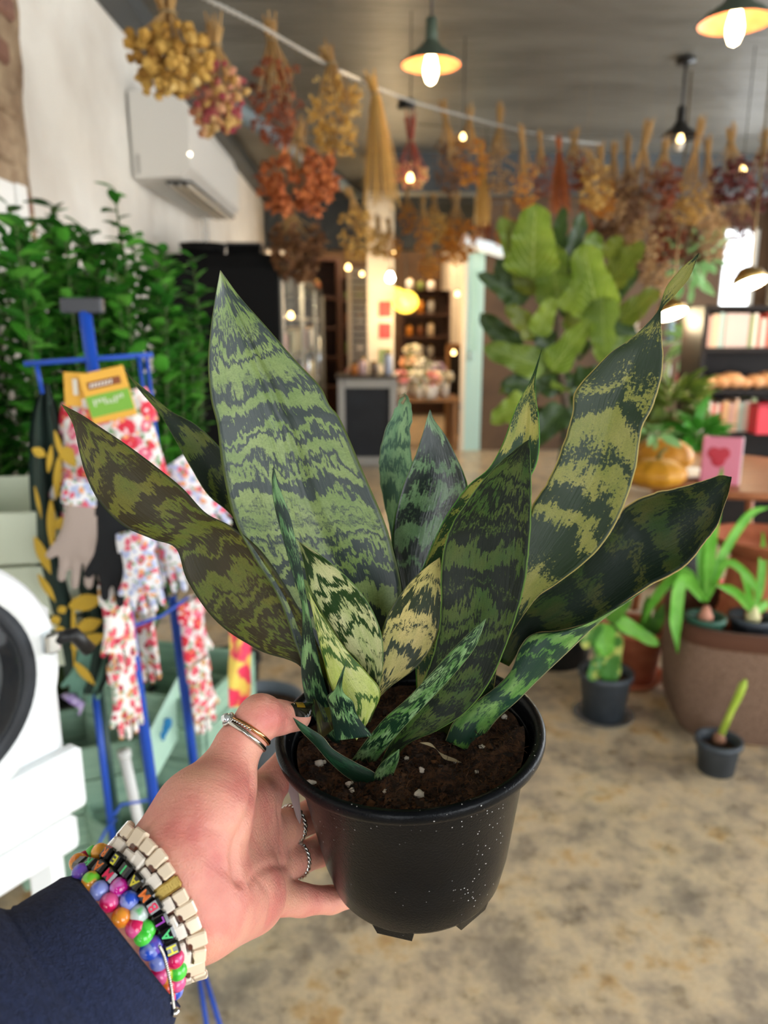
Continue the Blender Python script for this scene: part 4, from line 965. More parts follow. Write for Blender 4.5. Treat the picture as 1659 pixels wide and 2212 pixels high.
# (hung packs, nearest first)
t, M = glove('white glove with red roses under the yellow and green header card', 255, 880, RY-.05, 1.3, .25, -.18, F1)
cardM = Matrix.Translation(PY(233, 853, RY-.09)) @ Matrix.Rotation(-.22, 4, 'Y') @ Matrix.Rotation(.1, 4, 'Z')
card(t, cardM, .078, .088)
MB().box((0, 0, 0), (.05, .002, .06)).build('back_card', M_yel, t).matrix_basis = Matrix.Translation(PY(170, 842, RY-.06)) @ Matrix.Rotation(.05, 4, 'Y')
MB().box((0, 0, 0), (.008, .003, .028)).build('barcode_patch', M_wht, t).matrix_basis = Matrix.Translation(PY(163, 836, RY-.065))
glove('rose-print glove hanging behind the leftmost snake plant leaf', 185, 905, RY+.03, 1.2, -.3, .10, F1)
glove('beige dotted-palm glove with floral fingertips beside the dark patterned apron', 192, 1060, RY-.08, .95, .2, .16, M_palm, F2)
glove('black glove hanging between the pale floral gloves', 250, 1075, RY-.075, 1.05, .1, -.03, M_blackg)
glove('second black glove, right of the pole and behind pale fingers', 305, 1085, RY-.05, 1.0, -.2, -.1, M_blackg)
glove('pale floral glove sticking out right of the black gloves', 395, 1005, RY+.02, .75, .3, -.55, F2)
glove('pale floral glove with orange fingertips in front of the black gloves', 352, 1092, RY-.07, .85, -.3, -.12, F2)
glove('small pale blue floral glove hanging lowest beside the blue pole', 292, 1165, RY-.10, .72, .1, -.12, F2)
glove('floral glove left of the lower blue pole', 246, 1270, RY-.04, .85, 1.15, -.06, F3)
glove('long floral glove with a red fingertip, lowest on the left', 262, 1440, RY-.02, .78, 1.1, -.08, F3)
glove('rust floral glove behind the lower blue pole', 300, 1320, RY+.12, .85, -.4, -.05, F3)
glove('floral glove on the right-hand post, upper one', 412, 1310, RY+.2, .9, 1.1, -.04, F1, flip=-1)
glove('floral glove on the right-hand post, lower one', 428, 1440, RY+.2, .85, 1.1, -.06, F3, flip=-1)
glove('sage green knitted glove near the white machine', 205, 1385, RY+.05, .75, .5, .25, M_mintg)
# dark patterned garment with yellow leaves hanging at the left of the rack
M_apron = mat('dark_green_cloth', '#2b3f36', .85, col2='#24352f', nscale=12)
M_leafy = mat('yellow_leaf_print', '#c2952a', .7, island=['#c99a2c', '#b8932f', '#d8b23a', '#9a8a2e'])
apr = thing('garden_apron', 'dark green apron with yellow leaf print hanging at the left of the rack', 'apron', PY(120, 1450, RY+.04))
out = [(88, 830, 104, 830), (66, 905, 128, 900), (62, 1000, 150, 980), (66, 1100, 170, 1090), (72, 1190, 205, 1180), (96, 1280, 240, 1260), (120, 1360, 262, 1350), (135, 1440, 250, 1430), (150, 1500, 215, 1500)]
S = cr([((a+c)/2, (b+d)/2, a, b, c, d) for a, b, c, d in out], 36); rf = []
for i, s in enumerate(S):
    rf.append([PY(s[2]+(s[4]-s[2])*k/16, s[3]+(s[5]-s[3])*k/16, RY+.05+.022*math.sin(k*.95+i*.06)+.01*math.sin(k*.4+i*.2)) for k in range(17)])
ab = MB(); ab.grid(rf); ab.grid([[p+Vector((0, .006, 0)) for p in r] for r in rf]); apron = ab.build('cloth', M_apron, apr, True)
def flat_leaf(a, b, w, Y, lift=.012):
    A, B = PY(*a, Y), PY(*b, Y); d = B-A; n = Vector((0, -1, 0)); s_ = d.cross(n).normalized(); rows = []
    for i in range(7):
        t = i/6; q = A+d*t; ww = w*math.sin(math.pi*(.08+.9*t))*.5; rows.append([q-s_*ww, q+n*.003, q+s_*ww])
    return MB().grid(rows)
for a, b, w in [((118, 930), (138, 1000), .012), ((140, 965), (165, 1010), .03), ((128, 985), (120, 1080), .016), ((110, 1080), (112, 1190), .018), ((128, 1070), (165, 1060), .02), ((120, 1140), (150, 1120), .025), ((75, 1160), (110, 1240), .022), ((82, 1240), (120, 1300), .016), ((150, 1310), (222, 1292), .035), ((165, 1360), (220, 1340), .03), ((155, 1400), (230, 1370), .03), ((158, 1290), (160, 1440), .010), ((160, 1430), (205, 1480), .02), ((104, 1020), (112, 960), .012), ((70, 970), (100, 985), .02), ((128, 1310), (140, 1325), .02), ((115, 1330), (125, 1350), .022), ((122, 1355), (138, 1372), .022), ((75, 1050), (90, 1120), .008)]:
    flat_leaf(a, b, w, RY+.018).build('leaf_print', M_leafy, apron, True)
M_viol = mat('violet_ribbon', '#7a5ab0', .6, col2='#d8c8ee', nscale=60)
rb = MB().tube([PY(138, 1500, RY+.02), PY(155, 1508, RY+.01), PY(178, 1525, RY+.03), PY(170, 1545, RY+.02)], [.008, .012, .010, .006], 6, True, .35).build('ribbon', M_viol, None, True); tag(rb, 'violet and white ribbon knot beneath the dark apron', 'ribbon')
# ---- white machine with a round glass porthole at the left edge
M_mw = mat('white_enamel', '#eef2f3', .28)
M_gask = mat('dark_rubber_gasket', '#22252a', .6, col2='#30343a', nscale=15)
M_glassd = mat('smoked_glass', '#14171a', .06, alpha=.4, spec=.3)
M_chrome = mat('chrome', '#c9ced0', .12, metal=1.0)
mpos = PY(-142, 1500, .86); mx_ = mpos.x; my_ = mpos.y; mz_ = mpos.z
# local frame: +x is the door's outward direction
MM = Matrix.Translation((mx_-.02, my_, mz_)) @ Matrix.Rotation(math.radians(-34), 4, 'Z')
mach = thing('front_load_machine', 'white front-loading machine with a round dark glass porthole at the left edge', 'appliance', MM @ Vector((-.2, 0, -.25)))
def mbx(c, s, bev=.0): return [MM.to_3x3() @ Vector(c) + MM.translation, s, MM.to_3x3(), bev]
MB().box(*mbx((-.23, 0, -.11), (.44, .40, .34), .02)).build('cabinet', M_mw, mach)
MB().box(*mbx((.0, 0, -.215), (.03, .41, .10), .008)).build('kick_panel', M_mw, mach)
rm = MM @ Matrix.Rotation(math.radians(90), 4, 'Y')
MB().lathe([(.150, 0), (.165, .012), (.170, .030), (.160, .042), (.140, .046), (.125, .036), (.118, .010)], 56, rm, cap=False).build('door_ring', M_mw, mach, True)
MB().lathe([(.120, .012), (.132, .040), (.112, .036), (.100, .012)], 56, rm, cap=False).build('gasket', M_gask, mach, True)
MB().lathe([(.001, -.12), (.10, -.12), (.118, -.04), (.122, .012)], 48, rm, cap=False).build('drum', M_gask, mach, True)
gl = MB().lathe([(.118, .034), (.10, .048), (.06, .060), (.001, .064)], 48, rm, cap=False).build('door_glass', M_glassd, mach, True)
for k in range(6):
    MB().box(*mbx((-.03, .02, .07-.028*k), (.01, .14, .007), .002)).build('drum_rib', M_chrome, mach)
M_or = mat('orange_label_strip', '#cf5a30', .5)
for k in range(4): MB().box(*mbx((-.022, .035, .055-.04*k), (.008, .09, .009), .002)).build('orange_strip', M_or, mach)
MB().box(*mbx((.048, .148, .025), (.02, .022, .03), .004)).build('latch', M_chrome, mach)
MB().tube([MM @ Vector((.05, .155, .028)), MM @ Vector((.062, .175, .03)), MM @ Vector((.062, .195, .0))], .010, 8).build('latch_lever', mat('black_plastic', '#17181a', .4), mach, True)
MB().tube([MM @ Vector((-.05, -.12, .14)), MM @ Vector((-.04, -.09, .26))], .012, 10).build('top_pipe', M_mw, mach, True)
tb = thing('low_table', 'white low table under the front-loading machine', 'table', (mx_-.2, my_, 0))
MB().box(*mbx((-.25, 0, -.325), (.46, .42, .06), .01)).build('table_top', M_mw, tb)
for sx in (-.44, -.06):
    for sy in (-.17, .17):
        q = MM @ Vector((sx, sy, -.355)); MB().box((q.x, q.y, q.z/2), (.04, .04, q.z), None, .004).build('leg', M_mw, tb)
# ---- pale green crates and planter on the floor behind the rack
M_mintc = mat('pale_green_wood', '#9dbfa6', .6, col2='#86a993', nscale=10, stretch=(1, 1, 8), bump=.002, bscale=40)
M_mintl = mat('light_mint_panel', '#bfe3cd', .55)
M_cream2 = mat('cream_panel', '#d5ddc6', .6)
M_bluep = mat('bright_blue_paint', '#2d8fd0', .6)
def crate(label, px, py, Y, w, h_, d, rz, mt, n=3):
    p = PY(px, py, Y); zb_ = max(0, p.z-h_)
    t = thing('wooden_crate', label, 'crate', (p.x, Y, zb_), 'pale green crates behind the rack'); R = Matrix.Rotation(rz, 3, 'Z')
    for k in range(n):
        hh = h_/n
        for s_ in (-1, 1): MB().box(Vector((p.x, Y, zb_+hh*(k+.5)))+R @ Vector((0, s_*d/2, 0)), (w, .014, hh*.94), R, .002).build('slat', mt, t)
        for s_ in (-1, 1): MB().box(Vector((p.x, Y, zb_+hh*(k+.5)))+R @ Vector((s_*w/2, 0, 0)), (.014, d-.02, hh*.94), R, .002).build('slat', mt, t)
    MB().box(Vector((p.x, Y, zb_+.01)), (w-.02, d-.02, .014), R).build('bottom_board', mt, t)
    return t
crate('pale green slatted crate on the floor beside the white machine', 165, 1570, 1.80, .30, .36, .22, .35, M_mintc, 4)
crate('pale green crate behind the gloves and blue pole', 372, 1440, 1.95, .34, .26, .30, -.3, M_mintc)
crate('low pale green crate at the left behind the apron', 45, 1060, 1.70, .30, .34, .40, .15, M_cream2)
pn = thing('leaning_panel', 'tilted mint panel with blue paint marks right of the blue pole', 'panel', PY(350, 1640, 1.72))
a = [PY(385, 1460, 1.78), PY(384, 1580, 1.78), PY(322, 1690, 1.68), PY(312, 1600, 1.68)]
MB().add(a+[p+Vector((.012, .012, 0)) for p in a], [(0, 1, 2, 3), (7, 6, 5, 4), (0, 4, 5, 1), (1, 5, 6, 2), (2, 6, 7, 3), (3, 7, 4, 0)]).build('panel', M_mintl, pn)
for (x, y, r) in ((362, 1563, .012), (352, 1590, .009), (366, 1560, .010), (357, 1575, .010)):
    q = PY(x, y, 1.715); MB().ico(q, r, 1, (.7, .25, 1.4), .2, random.Random(x)).build('paint_mark', M_bluep, pn, True)
sc = thing('scoop_planter', 'pale green round-sided planter below the floral gloves', 'planter', PZ(275, 1720, 0))
q = PY(300, 1640, 1.72); MB().lathe([(.001, 0), (.10, 0), (.13, .20), (.135, .30), (.125, .30), (.115, .2), (.001, .05)], 24, Matrix.Translation((q.x, q.y, 0))).build('planter_body', M_mintc, sc, True)
st = thing('white_post', 'white square stake leaning among the green crates', 'stake', PZ(300, 1800, 0))
MB().tube([PY(268, 1630, 1.62), PY(312, 1830, 1.60)], .013, 8).build('stake', M_frame, st, True)
MB().tube([PY(268, 1622, 1.62), PY(269, 1634, 1.62)], .016, 8).build('cap', M_frame, st, True)
# ---- low grey pot of soil with a tie-dye ribbon hanging above it
M_greyp = mat('grey_pot', '#6f7780', .5)
M_dsoil = mat('dark_soil', '#33241a', .95, col2='#5a4030', nscale=60, bump=.01, bscale=120)
def simple_pot(label, cx, cy, z, r_top, r_bot, h_, mt, name='plant_pot', cat='plant pot', group=None, soil_=True, rim=.008, dark=None):
    t = thing(name, label, cat, (cx, cy, z), group); Mx = Matrix.Translation((cx, cy, z))
    MB().lathe([(.001, 0), (r_bot, 0), (r_top, h_-.02), (r_top+rim, h_-.018), (r_top+rim, h_), (r_top-.004, h_), (r_top-.008, h_-.03), (r_bot*.9, .02), (.001, .015)], 36, Mx).build('pot', mt, t, True)
    if soil_:
        rr = r_top-.008; rows = []
        for i in range(7):
            r = rr*i/6; rows.append([Mx @ Vector((r*math.cos(2*math.pi*k/20), r*math.sin(2*math.pi*k/20), h_-.035+.008*mnoise.noise(Vector((r*30*math.cos(2*math.pi*k/20), r*30*math.sin(2*math.pi*k/20), cx))))) for k in range(21)])
        MB().grid(rows).build('soil', M_dsoil, t, True)
    return t
g = PZ(555, 1700, 0); simple_pot('grey pot of bare soil on the floor behind the thumb', g.x, g.y+.1, 0, .15, .115, .25, M_greyp)
M_black = mat('black_bucket', '#22262a', .5)
g = PZ(480, 1640, 0); simple_pot('black pot of soil on the floor left of the grey one', g.x-.02, g.y+.35, 0, .11, .09, .22, M_black)
M_tie = mat('tie_dye', '#f7d865', .7, col2='#ee3f62', nscale=26, ndetail=2, ramp=(.44, .56))
rbn = thing('tie_dye_strip', 'yellow and pink tie-dye cloth strip hanging above the soil pot', 'cloth', PY(516, 1525, 1.5))
S = cr([(512, 1345, 495, 532), (515, 1400, 496, 541), (516, 1450, 493, 541), (517, 1500, 494, 541), (514, 1528, 495, 534)], 18)
MB().tube([PY(512, 1338, 1.5), PY(440, 1300, RY+.2), PY(374, 1296, RY+.24)], .003, 5).build('hanger', M_wht, rbn, True)
rf = [[PY(s[2]+(s[3]-s[2])*k/8, s[1], 1.5+.008*math.sin(k*.8+i*.3)) for k in range(9)] for i, s in enumerate(S)]
mb = MB(); mb.grid(rf); mb.grid([[p+Vector((0, .004, 0)) for p in r] for r in rf]); mb.build('cloth', M_tie, rbn, True)
# ------------------------------------------------------------------ chain, pendant lamps and dried flowers
M_chain = mat('pale_metal_chain', '#b9b7b0', .3, metal=.9)
CH = cr([(430, -12, 2.25), (455, 2, 2.33), (560, 55, 2.65), (640, 102, 2.95), (720, 146, 3.25), (810, 188, 3.6), (900, 222, 4.0), (1000, 250, 4.4), (1100, 276, 4.75), (1200, 299, 5.1), (1300, 312, 5.6)], 300)
pl = [PY(x, y, Y) for x, y, Y in CH]
chain_ = thing('hanging_chain', 'pale metal chain strung diagonally under the dark ceiling', 'chain', pl[0])
lk = MB(); lk.loop([Vector((.0055*math.cos(a), .0125*math.sin(a)+(.004 if math.sin(a) > 0 else -.004), 0)) for a in [2*math.pi*k/12 for k in range(12)]], .0023, 5); lkm = lk.mesh('chain_link', M_chain, True)
acc = 0; nxt = 0; cnt = 0
for i in range(len(pl)-1):
    seg = (pl[i+1]-pl[i]).length
    while nxt <= acc+seg and cnt < 290:
        q = pl[i].lerp(pl[i+1], (nxt-acc)/seg); d = (pl[i+1]-pl[i]).normalized(); s_ = d.cross(Vector((0, 0, 1))).normalized(); u = s_.cross(d)
        if cnt % 2: s_, u = u, -s_
        o = link('chain_link', lkm, chain_, False); o.matrix_parent_inverse = Matrix.Translation(-chain_.location)
        o.matrix_basis = Matrix(((s_.x, d.x, u.x, q.x), (s_.y, d.y, u.y, q.y), (s_.z, d.z, u.z, q.z), (0, 0, 0, 1))); nxt += .0215; cnt += 1
    acc += seg
M_lampc = mat('copper_lamp_inside', '#b8683e', .45, col2='#c47a50', nscale=20)
M_lampo = mat('aged_lamp_outside', '#4e5a4c', .5)
M_lampk = mat('black_lamp_metal', '#171614', .4)
M_bulb = mat('lit_bulb', '#fff0c8', .3, emit=18, ecol=(1.0, .74, .36))
M_bulboff = mat('unlit_bulb', '#e8e0d0', .15)
def pendant(label, px, py, Y, w, lit=True, outer=None, inner=None, canopy=True):
    p = PY(px, py, Y); t = thing('pendant_lamp', label, 'lamp', p, 'pendant lamps on the ceiling'); Mx = Matrix.Translation(p); r = w/2
    MB().tube([(p.x, p.y, p.z+.15), (p.x, p.y, HC-.02)], .006, 6).build('cord', M_lampk, t, True)
    if canopy: MB().lathe([(.06, 0), (.055, .02), (.001, .03)], 20, Matrix.Translation((p.x, p.y, HC-.03))).build('ceiling_rose', M_lampk, t, True)
    MB().lathe([(.001, .16), (.022, .155), (.026, .07), (.024, .06)], 16, Mx).build('socket', outer or M_lampo, t, True)
    MB().lathe([(.024, .075), (.034, .062), (r*.45, .036), (r*.75, .012), (r, -.018), (r+.003, -.022), (r, -.024)], 40, Mx, cap=False).build('shade', outer or M_lampo, t, True)
    MB().lathe([(.02, .066), (.033, .055), (r*.44, .029), (r*.74, .005), (r-.003, -.023)], 40, Mx, cap=False).build('shade_lining', inner or M_lampc, t, True)
    MB().lathe([(.001, -.098), (.018, -.088), (.029, -.060), (.031, -.035), (.022, .005), (.013, .045), (.001, .055)], 20, Mx).build('bulb', M_bulb if lit else M_bulboff, t, True)
    if lit:
        l = bpy.data.lights.new('bulb_light', 'POINT'); l.energy = 3; l.color = (1, .78, .5); l.shadow_soft_size = .035
        lo_ = bpy.data.objects.new('bulb_light', l); COL.objects.link(lo_); lo_.parent = t; lo_.location = (0, 0, -.13)
    return t
pendant('lit copper-lined pendant lamp over the middle of the hanging chain', 931, 128, 3.6, .255)
pendant('lit copper-lined pendant lamp cut by the top right corner', 1590, 35, 3.1, .262)
pendant('black unlit pendant lamp on a thin rod above the dried flowers', 1468, 290, 5.05, .235, False, M_lampk, M_lampk)
rose_ = MB().lathe([(.07, 0), (.06, .03), (.001, .035)], 20, Matrix.Translation(PZ(878, 222, HC)-Vector((0, 0, .036)))).build('ceiling_rose', M_lampk, None, True); tag(rose_, 'small black ceiling rose behind the chain, left of centre', 'ceiling fitting')
# ---- dried flower bunches
PAL = {'gold': ['#8a5f22', '#b98a3a', '#d6ab58', '#c79a4a', '#e0c07a'], 'rust': ['#5a2712', '#7d3a1a', '#9a4a22', '#8a4420', '#b0623a'], 'pinkgold': ['#b98a4a', '#d8b06a', '#a03a4a', '#c97a6a', '#e2c083'],
       'straw': ['#b98f4a', '#d2a85c', '#c79a50'], 'orange': ['#8a4a14', '#c07a22', '#d8922e', '#b06a1e', '#e2ab4a'], 'brown': ['#3c2413', '#5e3b1e', '#7d5430', '#6a4526', '#8f6a42'], 'red': ['#3a1512', '#5e2420', '#7a352c', '#51201c', '#8a4a3c'], 'tan': ['#8d6a40', '#b38a58', '#c9a270', '#a67b48', '#d9bb8c'], 'terra': ['#7a3a1c', '#a8582c', '#c8743a', '#b8683a', '#d88a58']}
PM = {k: mat('dried_'+k, v[1], .85, island=v, transl=.15) for k, v in PAL.items()}
PMO = {k: mat('dried_head_'+k, v[1], .85, objrand=v, transl=.15) for k, v in PAL.items()}
M_stalk = mat('dried_stalks', '#a37a44', .85, island=['#7a5a30', '#a47c46', '#c09a60', '#8a6238'])
M_stalkr = mat('dried_red_stalks', '#8a3a28', .85, island=['#6a2418', '#9a4a34'])
M_tie_ = mat('twine', '#8f7a58', .9)
def headmesh(kind, r, rng, mt):
    mb = MB()
    if kind == 'globe': mb.ico((0, 0, 0), r, 1, (1, 1, .85), .28, rng)
    for k in range(7 if kind == 'globe' else 10):
        d = Vector((rng.gauss(0, 1), rng.gauss(0, 1), rng.gauss(-.3, 1))).normalized(); u = d.orthogonal().normalized()*r*.45
        mb.add([d*r*.4-u, d*r*.4+u, d*r*1.35], [(0, 1, 2)])
    return mb.mesh('flower_head', mt, False)
ORD = ['first', 'second', 'third', 'fourth', 'fifth', 'sixth', 'seventh', 'eighth', 'ninth', 'tenth', 'eleventh', 'twelfth', 'thirteenth', 'fourteenth', 'fifteenth', 'sixteenth', 'seventeenth', 'eighteenth', 'nineteenth', 'twentieth']
def bunch(label, top, cx, y0, y1, w, Y, kind, pal, near=False, group='dried flower bunches', stalk=None, seed=0):
    rng = random.Random(seed*17+3); T = PY(*top, Y); dpt = Y*1.0; Wm = w*dpt/FPX/2*1.12
    A = PY(cx, y0, Y); B = PY(cx, y1, Y); H = (A-B).length; nk = T.lerp(A, .55); ax = (B-A).normalized()
    t = thing('dried_flower_bunch', label, 'dried flowers', T, group)
    mb = MB(); ns = 34 if near else 26
    for k in range(ns):
        a = rng.uniform(0, 6.28); r = math.sqrt(rng.random()); top_ = T+Vector((math.cos(a), math.sin(a), rng.uniform(-.5, 1)*1.2))*(Wm*.28*r)+Vector((0, 0, rng.uniform(-.02, .02)))
        e = A.lerp(B, rng.uniform(.1, .55))+Vector((math.cos(a), math.sin(a), 0))*(Wm*.75*r)
        if kind == 'grass': e = A.lerp(B, rng.uniform(.8, 1.02))+Vector((math.cos(a), math.sin(a), 0))*(Wm*r)
        mb.tube([top_, nk+Vector((math.cos(a), math.sin(a), 0))*(Wm*.13*r), e], [.0026, .0026, .0016], 4, False)
    if kind == 'grass':
        for k in range(120):
            a = rng.uniform(0, 6.28); r = math.sqrt(rng.random()); e = A.lerp(B, rng.uniform(.55, 1.02))+Vector((math.cos(a), math.sin(a), 0))*(Wm*r)
            mb.tube([T+Vector((rng.gauss(0, .006), rng.gauss(0, .006), -.01)), nk+Vector((math.cos(a), math.sin(a), 0))*(Wm*.2*r), e], [.0012, .0013, .0009], 3, False)
    mb.build('stems', PM[pal] if kind == 'grass' else (stalk or M_stalk), t, False)
    MB().tube([T-Vector((0, 0, .01)), Vector((T.x, T.y, HC-.001))], .0005, 3).build('hanging_string', M_tie_, t)
    MB().loop([nk+Vector((math.cos(a), math.sin(a), .0))*(Wm*.16+.004) for a in [6.283*k/12 for k in range(12)]], .0035, 5).build('twine_tie', M_tie_, t, True)
    if kind == 'grass': return t
    nh = {'globe': 130, 'fuzzy': 120, 'petal': 80}[kind]; r0 = max(.008, Wm*(.115 if kind == 'globe' else .14))
    pts = []
    for k in range(nh):
        u = rng.random()**.8; q = A.lerp(B, .06+.94*u); rr = Wm*math.sqrt(max(.05, math.sin(math.pi*min(1, .18+.72*u))))*math.sqrt(rng.random()); a = rng.uniform(0, 6.28)
        pts.append((q+Vector((math.cos(a)*rr, math.sin(a)*rr, rng.uniform(-.01, .01))), r0*rng.uniform(.7, 1.2)))
    if near:
        meshes = [headmesh('globe' if kind == 'globe' else 'fuzzy', 1.0, rng, PMO[pal]) for _ in range(3)]
        for i, (q, r) in enumerate(pts):
            o = link('flower_head', meshes[i % 3], t, False); o.matrix_parent_inverse = Matrix.Translation(-T)
            o.matrix_basis = Matrix.Translation(q) @ Matrix.Rotation(rng.uniform(0, 6), 4, Vector((rng.gauss(0, 1), rng.gauss(0, 1), rng.gauss(0, 1))).normalized()) @ Matrix.Diagonal((r, r, r, 1))
    else:
        mb = MB()
        for q, r in pts:
            if kind == 'globe': mb.ico(q, r*.8, 0, (1, 1, .85), .3, rng)
            for k in range(5 if kind == 'globe' else 9):
                d = Vector((rng.gauss(0, 1), rng.gauss(0, 1), rng.gauss(-.4, 1))).normalized(); u = d.orthogonal().normalized()*r*(.5 if kind != 'petal' else .8)
                mb.add([q+d*r*.3-u, q+d*r*.3+u, q+d*r*(1.4 if kind != 'petal' else 1.8)], [(0, 1, 2)])
        mb.build('flower_heads', PM[pal], t, False, kind='stuff')
    return t
G1 = 'dried bunches at the upper left'
bunch('golden strawflower bunch at the top left, nearest the wall', (358, -8), 366, 60, 198, 150, 2.5, 'globe', 'gold', True, G1, seed=1)
bunch('gold and pink strawflower bunch above the air conditioner', (462, 60), 466, 132, 284, 116, 2.7, 'globe', 'pinkgold', True, G1, seed=2)
bunch('rust brown feathery bunch third along the chain', (580, 52), 592, 118, 314, 96, 2.95, 'fuzzy', 'rust', True, G1, seed=3)
bunch('golden bunch with one pink bloom, left of the straw broom', (703, 106), 726, 165, 330, 100, 3.2, 'fuzzy', 'gold', True, G1, seed=4)
bunch('pale straw broom flaring downwards from the chain', (797, 170), 824, 230, 450, 72, 3.5, 'grass', 'straw', False, G1, seed=5)
bunch('orange brown hydrangea bunch lower than the feathery rust one', (646, 285), 642, 320, 450, 140, 3.6, 'petal', 'terra', False, G1, seed=6)
bunch('dark brown bunch with pale stalks above the glass cooler', (618, 455), 640, 478, 600, 108, 4.6, 'petal', 'brown', False, G1, seed=7)
bunch('olive gold bunch under the straw broom', (748, 412), 770, 440, 558, 66, 4.6, 'fuzzy', 'gold', False, G1, seed=8)
bunch('bunch with deep red stalks and a wide pink head', (886, 250), 888, 350, 402, 72, 4.4, 'globe', 'pinkgold', False, G1, M_stalkr, seed=9)
ROW = [((955, 225), 970, 290, 420, 56, 'fuzzy', 'brown', 'dark brown'), ((1016, 238), 1014, 285, 400, 66, 'fuzzy', 'orange', 'amber'), ((1040, 318), 1042, 370, 490, 34, 'grass', 'straw', 'slim straw'), ((1082, 232), 1078, 300, 415, 56, 'globe', 'tan', 'tan'),
       ((1125, 276), 1134, 345, 452, 52, 'globe', 'orange', 'round amber'), ((1166, 290), 1170, 330, 425, 40, 'fuzzy', 'rust', 'small rust'), ((1206, 300), 1210, 350, 470, 44, 'grass', 'terra', 'terracotta broom'), ((1240, 285), 1240, 335, 410, 74, 'globe', 'rust', 'wide russet'), ((1268, 330), 1285, 350, 452, 66, 'globe', 'gold', 'honey gold'),
       ((1296, 318), 1300, 380, 470, 50, 'fuzzy', 'orange', 'bright amber'), ((1328, 314), 1325, 370, 470, 52, 'fuzzy', 'tan', 'pale tan'), ((1356, 300), 1356, 390, 480, 58, 'petal', 'brown', 'chestnut brown'), ((1402, 270), 1380, 360, 470, 70, 'fuzzy', 'brown', 'long-stalked brown'), ((1440, 300), 1432, 350, 450, 66, 'petal', 'rust', 'shaggy russet'),
       ((1518, 258), 1490, 380, 480, 66, 'fuzzy', 'gold', 'tall pale-stalked'), ((1530, 300), 1530, 370, 500, 54, 'petal', 'tan', 'light brown'), ((1580, 280), 1578, 335, 435, 80, 'petal', 'red', 'dark red'), ((1652, 285), 1652, 325, 450, 70, 'petal', 'red', 'maroon')]
for i, (tp, cx, a, b, w, k, pal, word) in enumerate(ROW):
    bunch('%s dried bunch, %s from the left in the row under the ceiling' % (word, ORD[i]), tp, cx, a, b, w, 4.7+.12*(i % 4), k, pal, False, 'dried flower row under the ceiling', seed=20+i)
LOW = [((816, 470), 818, 500, 552, 44, 'fuzzy', 'gold', 'gold'), ((838, 475), 842, 505, 556, 46, 'globe', 'orange', 'amber'), ((880, 405), 880, 436, 505, 34, 'fuzzy', 'orange', 'bright orange'), ((912, 430), 914, 460, 545, 40, 'fuzzy', 'orange', 'narrow orange'), ((938, 422), 940, 450, 520, 50, 'globe', 'gold', 'round gold'),
       ((985, 420), 985, 470, 566, 84, 'fuzzy', 'orange', 'broad amber'), ((926, 540), 928, 555, 600, 44, 'globe', 'orange', 'lowest orange'), ((1040, 430), 1046, 460, 520, 40, 'grass', 'rust', 'rust broom'), ((1094, 440), 1094, 470, 540, 44, 'fuzzy', 'orange', 'honey')]
for i, (tp, cx, a, b, w, k, pal, word) in enumerate(LOW):
    bunch('%s dried bunch in the far lower cluster, %s from the left' % (word, ORD[i]), tp, cx, a, b, w, 6.4+.15*(i % 3), k, pal, False, 'far lower dried bunches', seed=60+i)
RLOW = [((1262, 440), 1258, 465, 540, 60, 'grass', 'terra', 'terracotta'), ((1300, 430), 1300, 450, 530, 60, 'petal', 'brown', 'brown'), ((1340, 430), 1345, 460, 540, 66, 'petal', 'tan', 'tan'), ((1390, 440), 1390, 470, 570, 70, 'globe', 'tan', 'pale round'), ((1440, 430), 1440, 460, 560, 70, 'petal', 'rust', 'rust'), ((1490, 450), 1488, 480, 570, 66, 'petal', 'brown', 'dark'), ((1540, 430), 1545, 470, 560, 60, 'fuzzy', 'tan', 'sandy'), ((1600, 420), 1600, 440, 520, 60, 'fuzzy', 'red', 'wine red'),
        ((1420, 530), 1416, 550, 640, 60, 'petal', 'tan', 'lowest tan'), ((1370, 500), 1368, 520, 600, 50, 'petal', 'brown', 'low brown')]
for i, (tp, cx, a, b, w, k, pal, word) in enumerate(RLOW):
    bunch('%s dried bunch in the lower right cluster, %s from the left' % (word, ORD[i]), tp, cx, a, b, w, 5.6+.15*(i % 3), k, pal, False, 'lower right dried bunches', seed=80+i)
M_wire = mat('thin_steel_wire', '#6a6660', .4, metal=.8)
for lab, pts in (('thin wire carrying the dried flower row under the ceiling', [(900, 268, 4.85), (1150, 292, 4.85), (1400, 300, 4.85), (1700, 292, 4.85)]), ('far thin wire carrying the lower dried bunches', [(700, 428, 6.5), (900, 434, 6.5), (1100, 440, 6.5)]), ('thin wire carrying the lower right dried bunches', [(1230, 446, 5.7), (1450, 448, 5.7), (1700, 430, 5.7)])):
    tag(MB().tube([PY(*q) for q in pts], .003, 5).build('hanging_wire', M_wire, None, True), lab, 'wire')
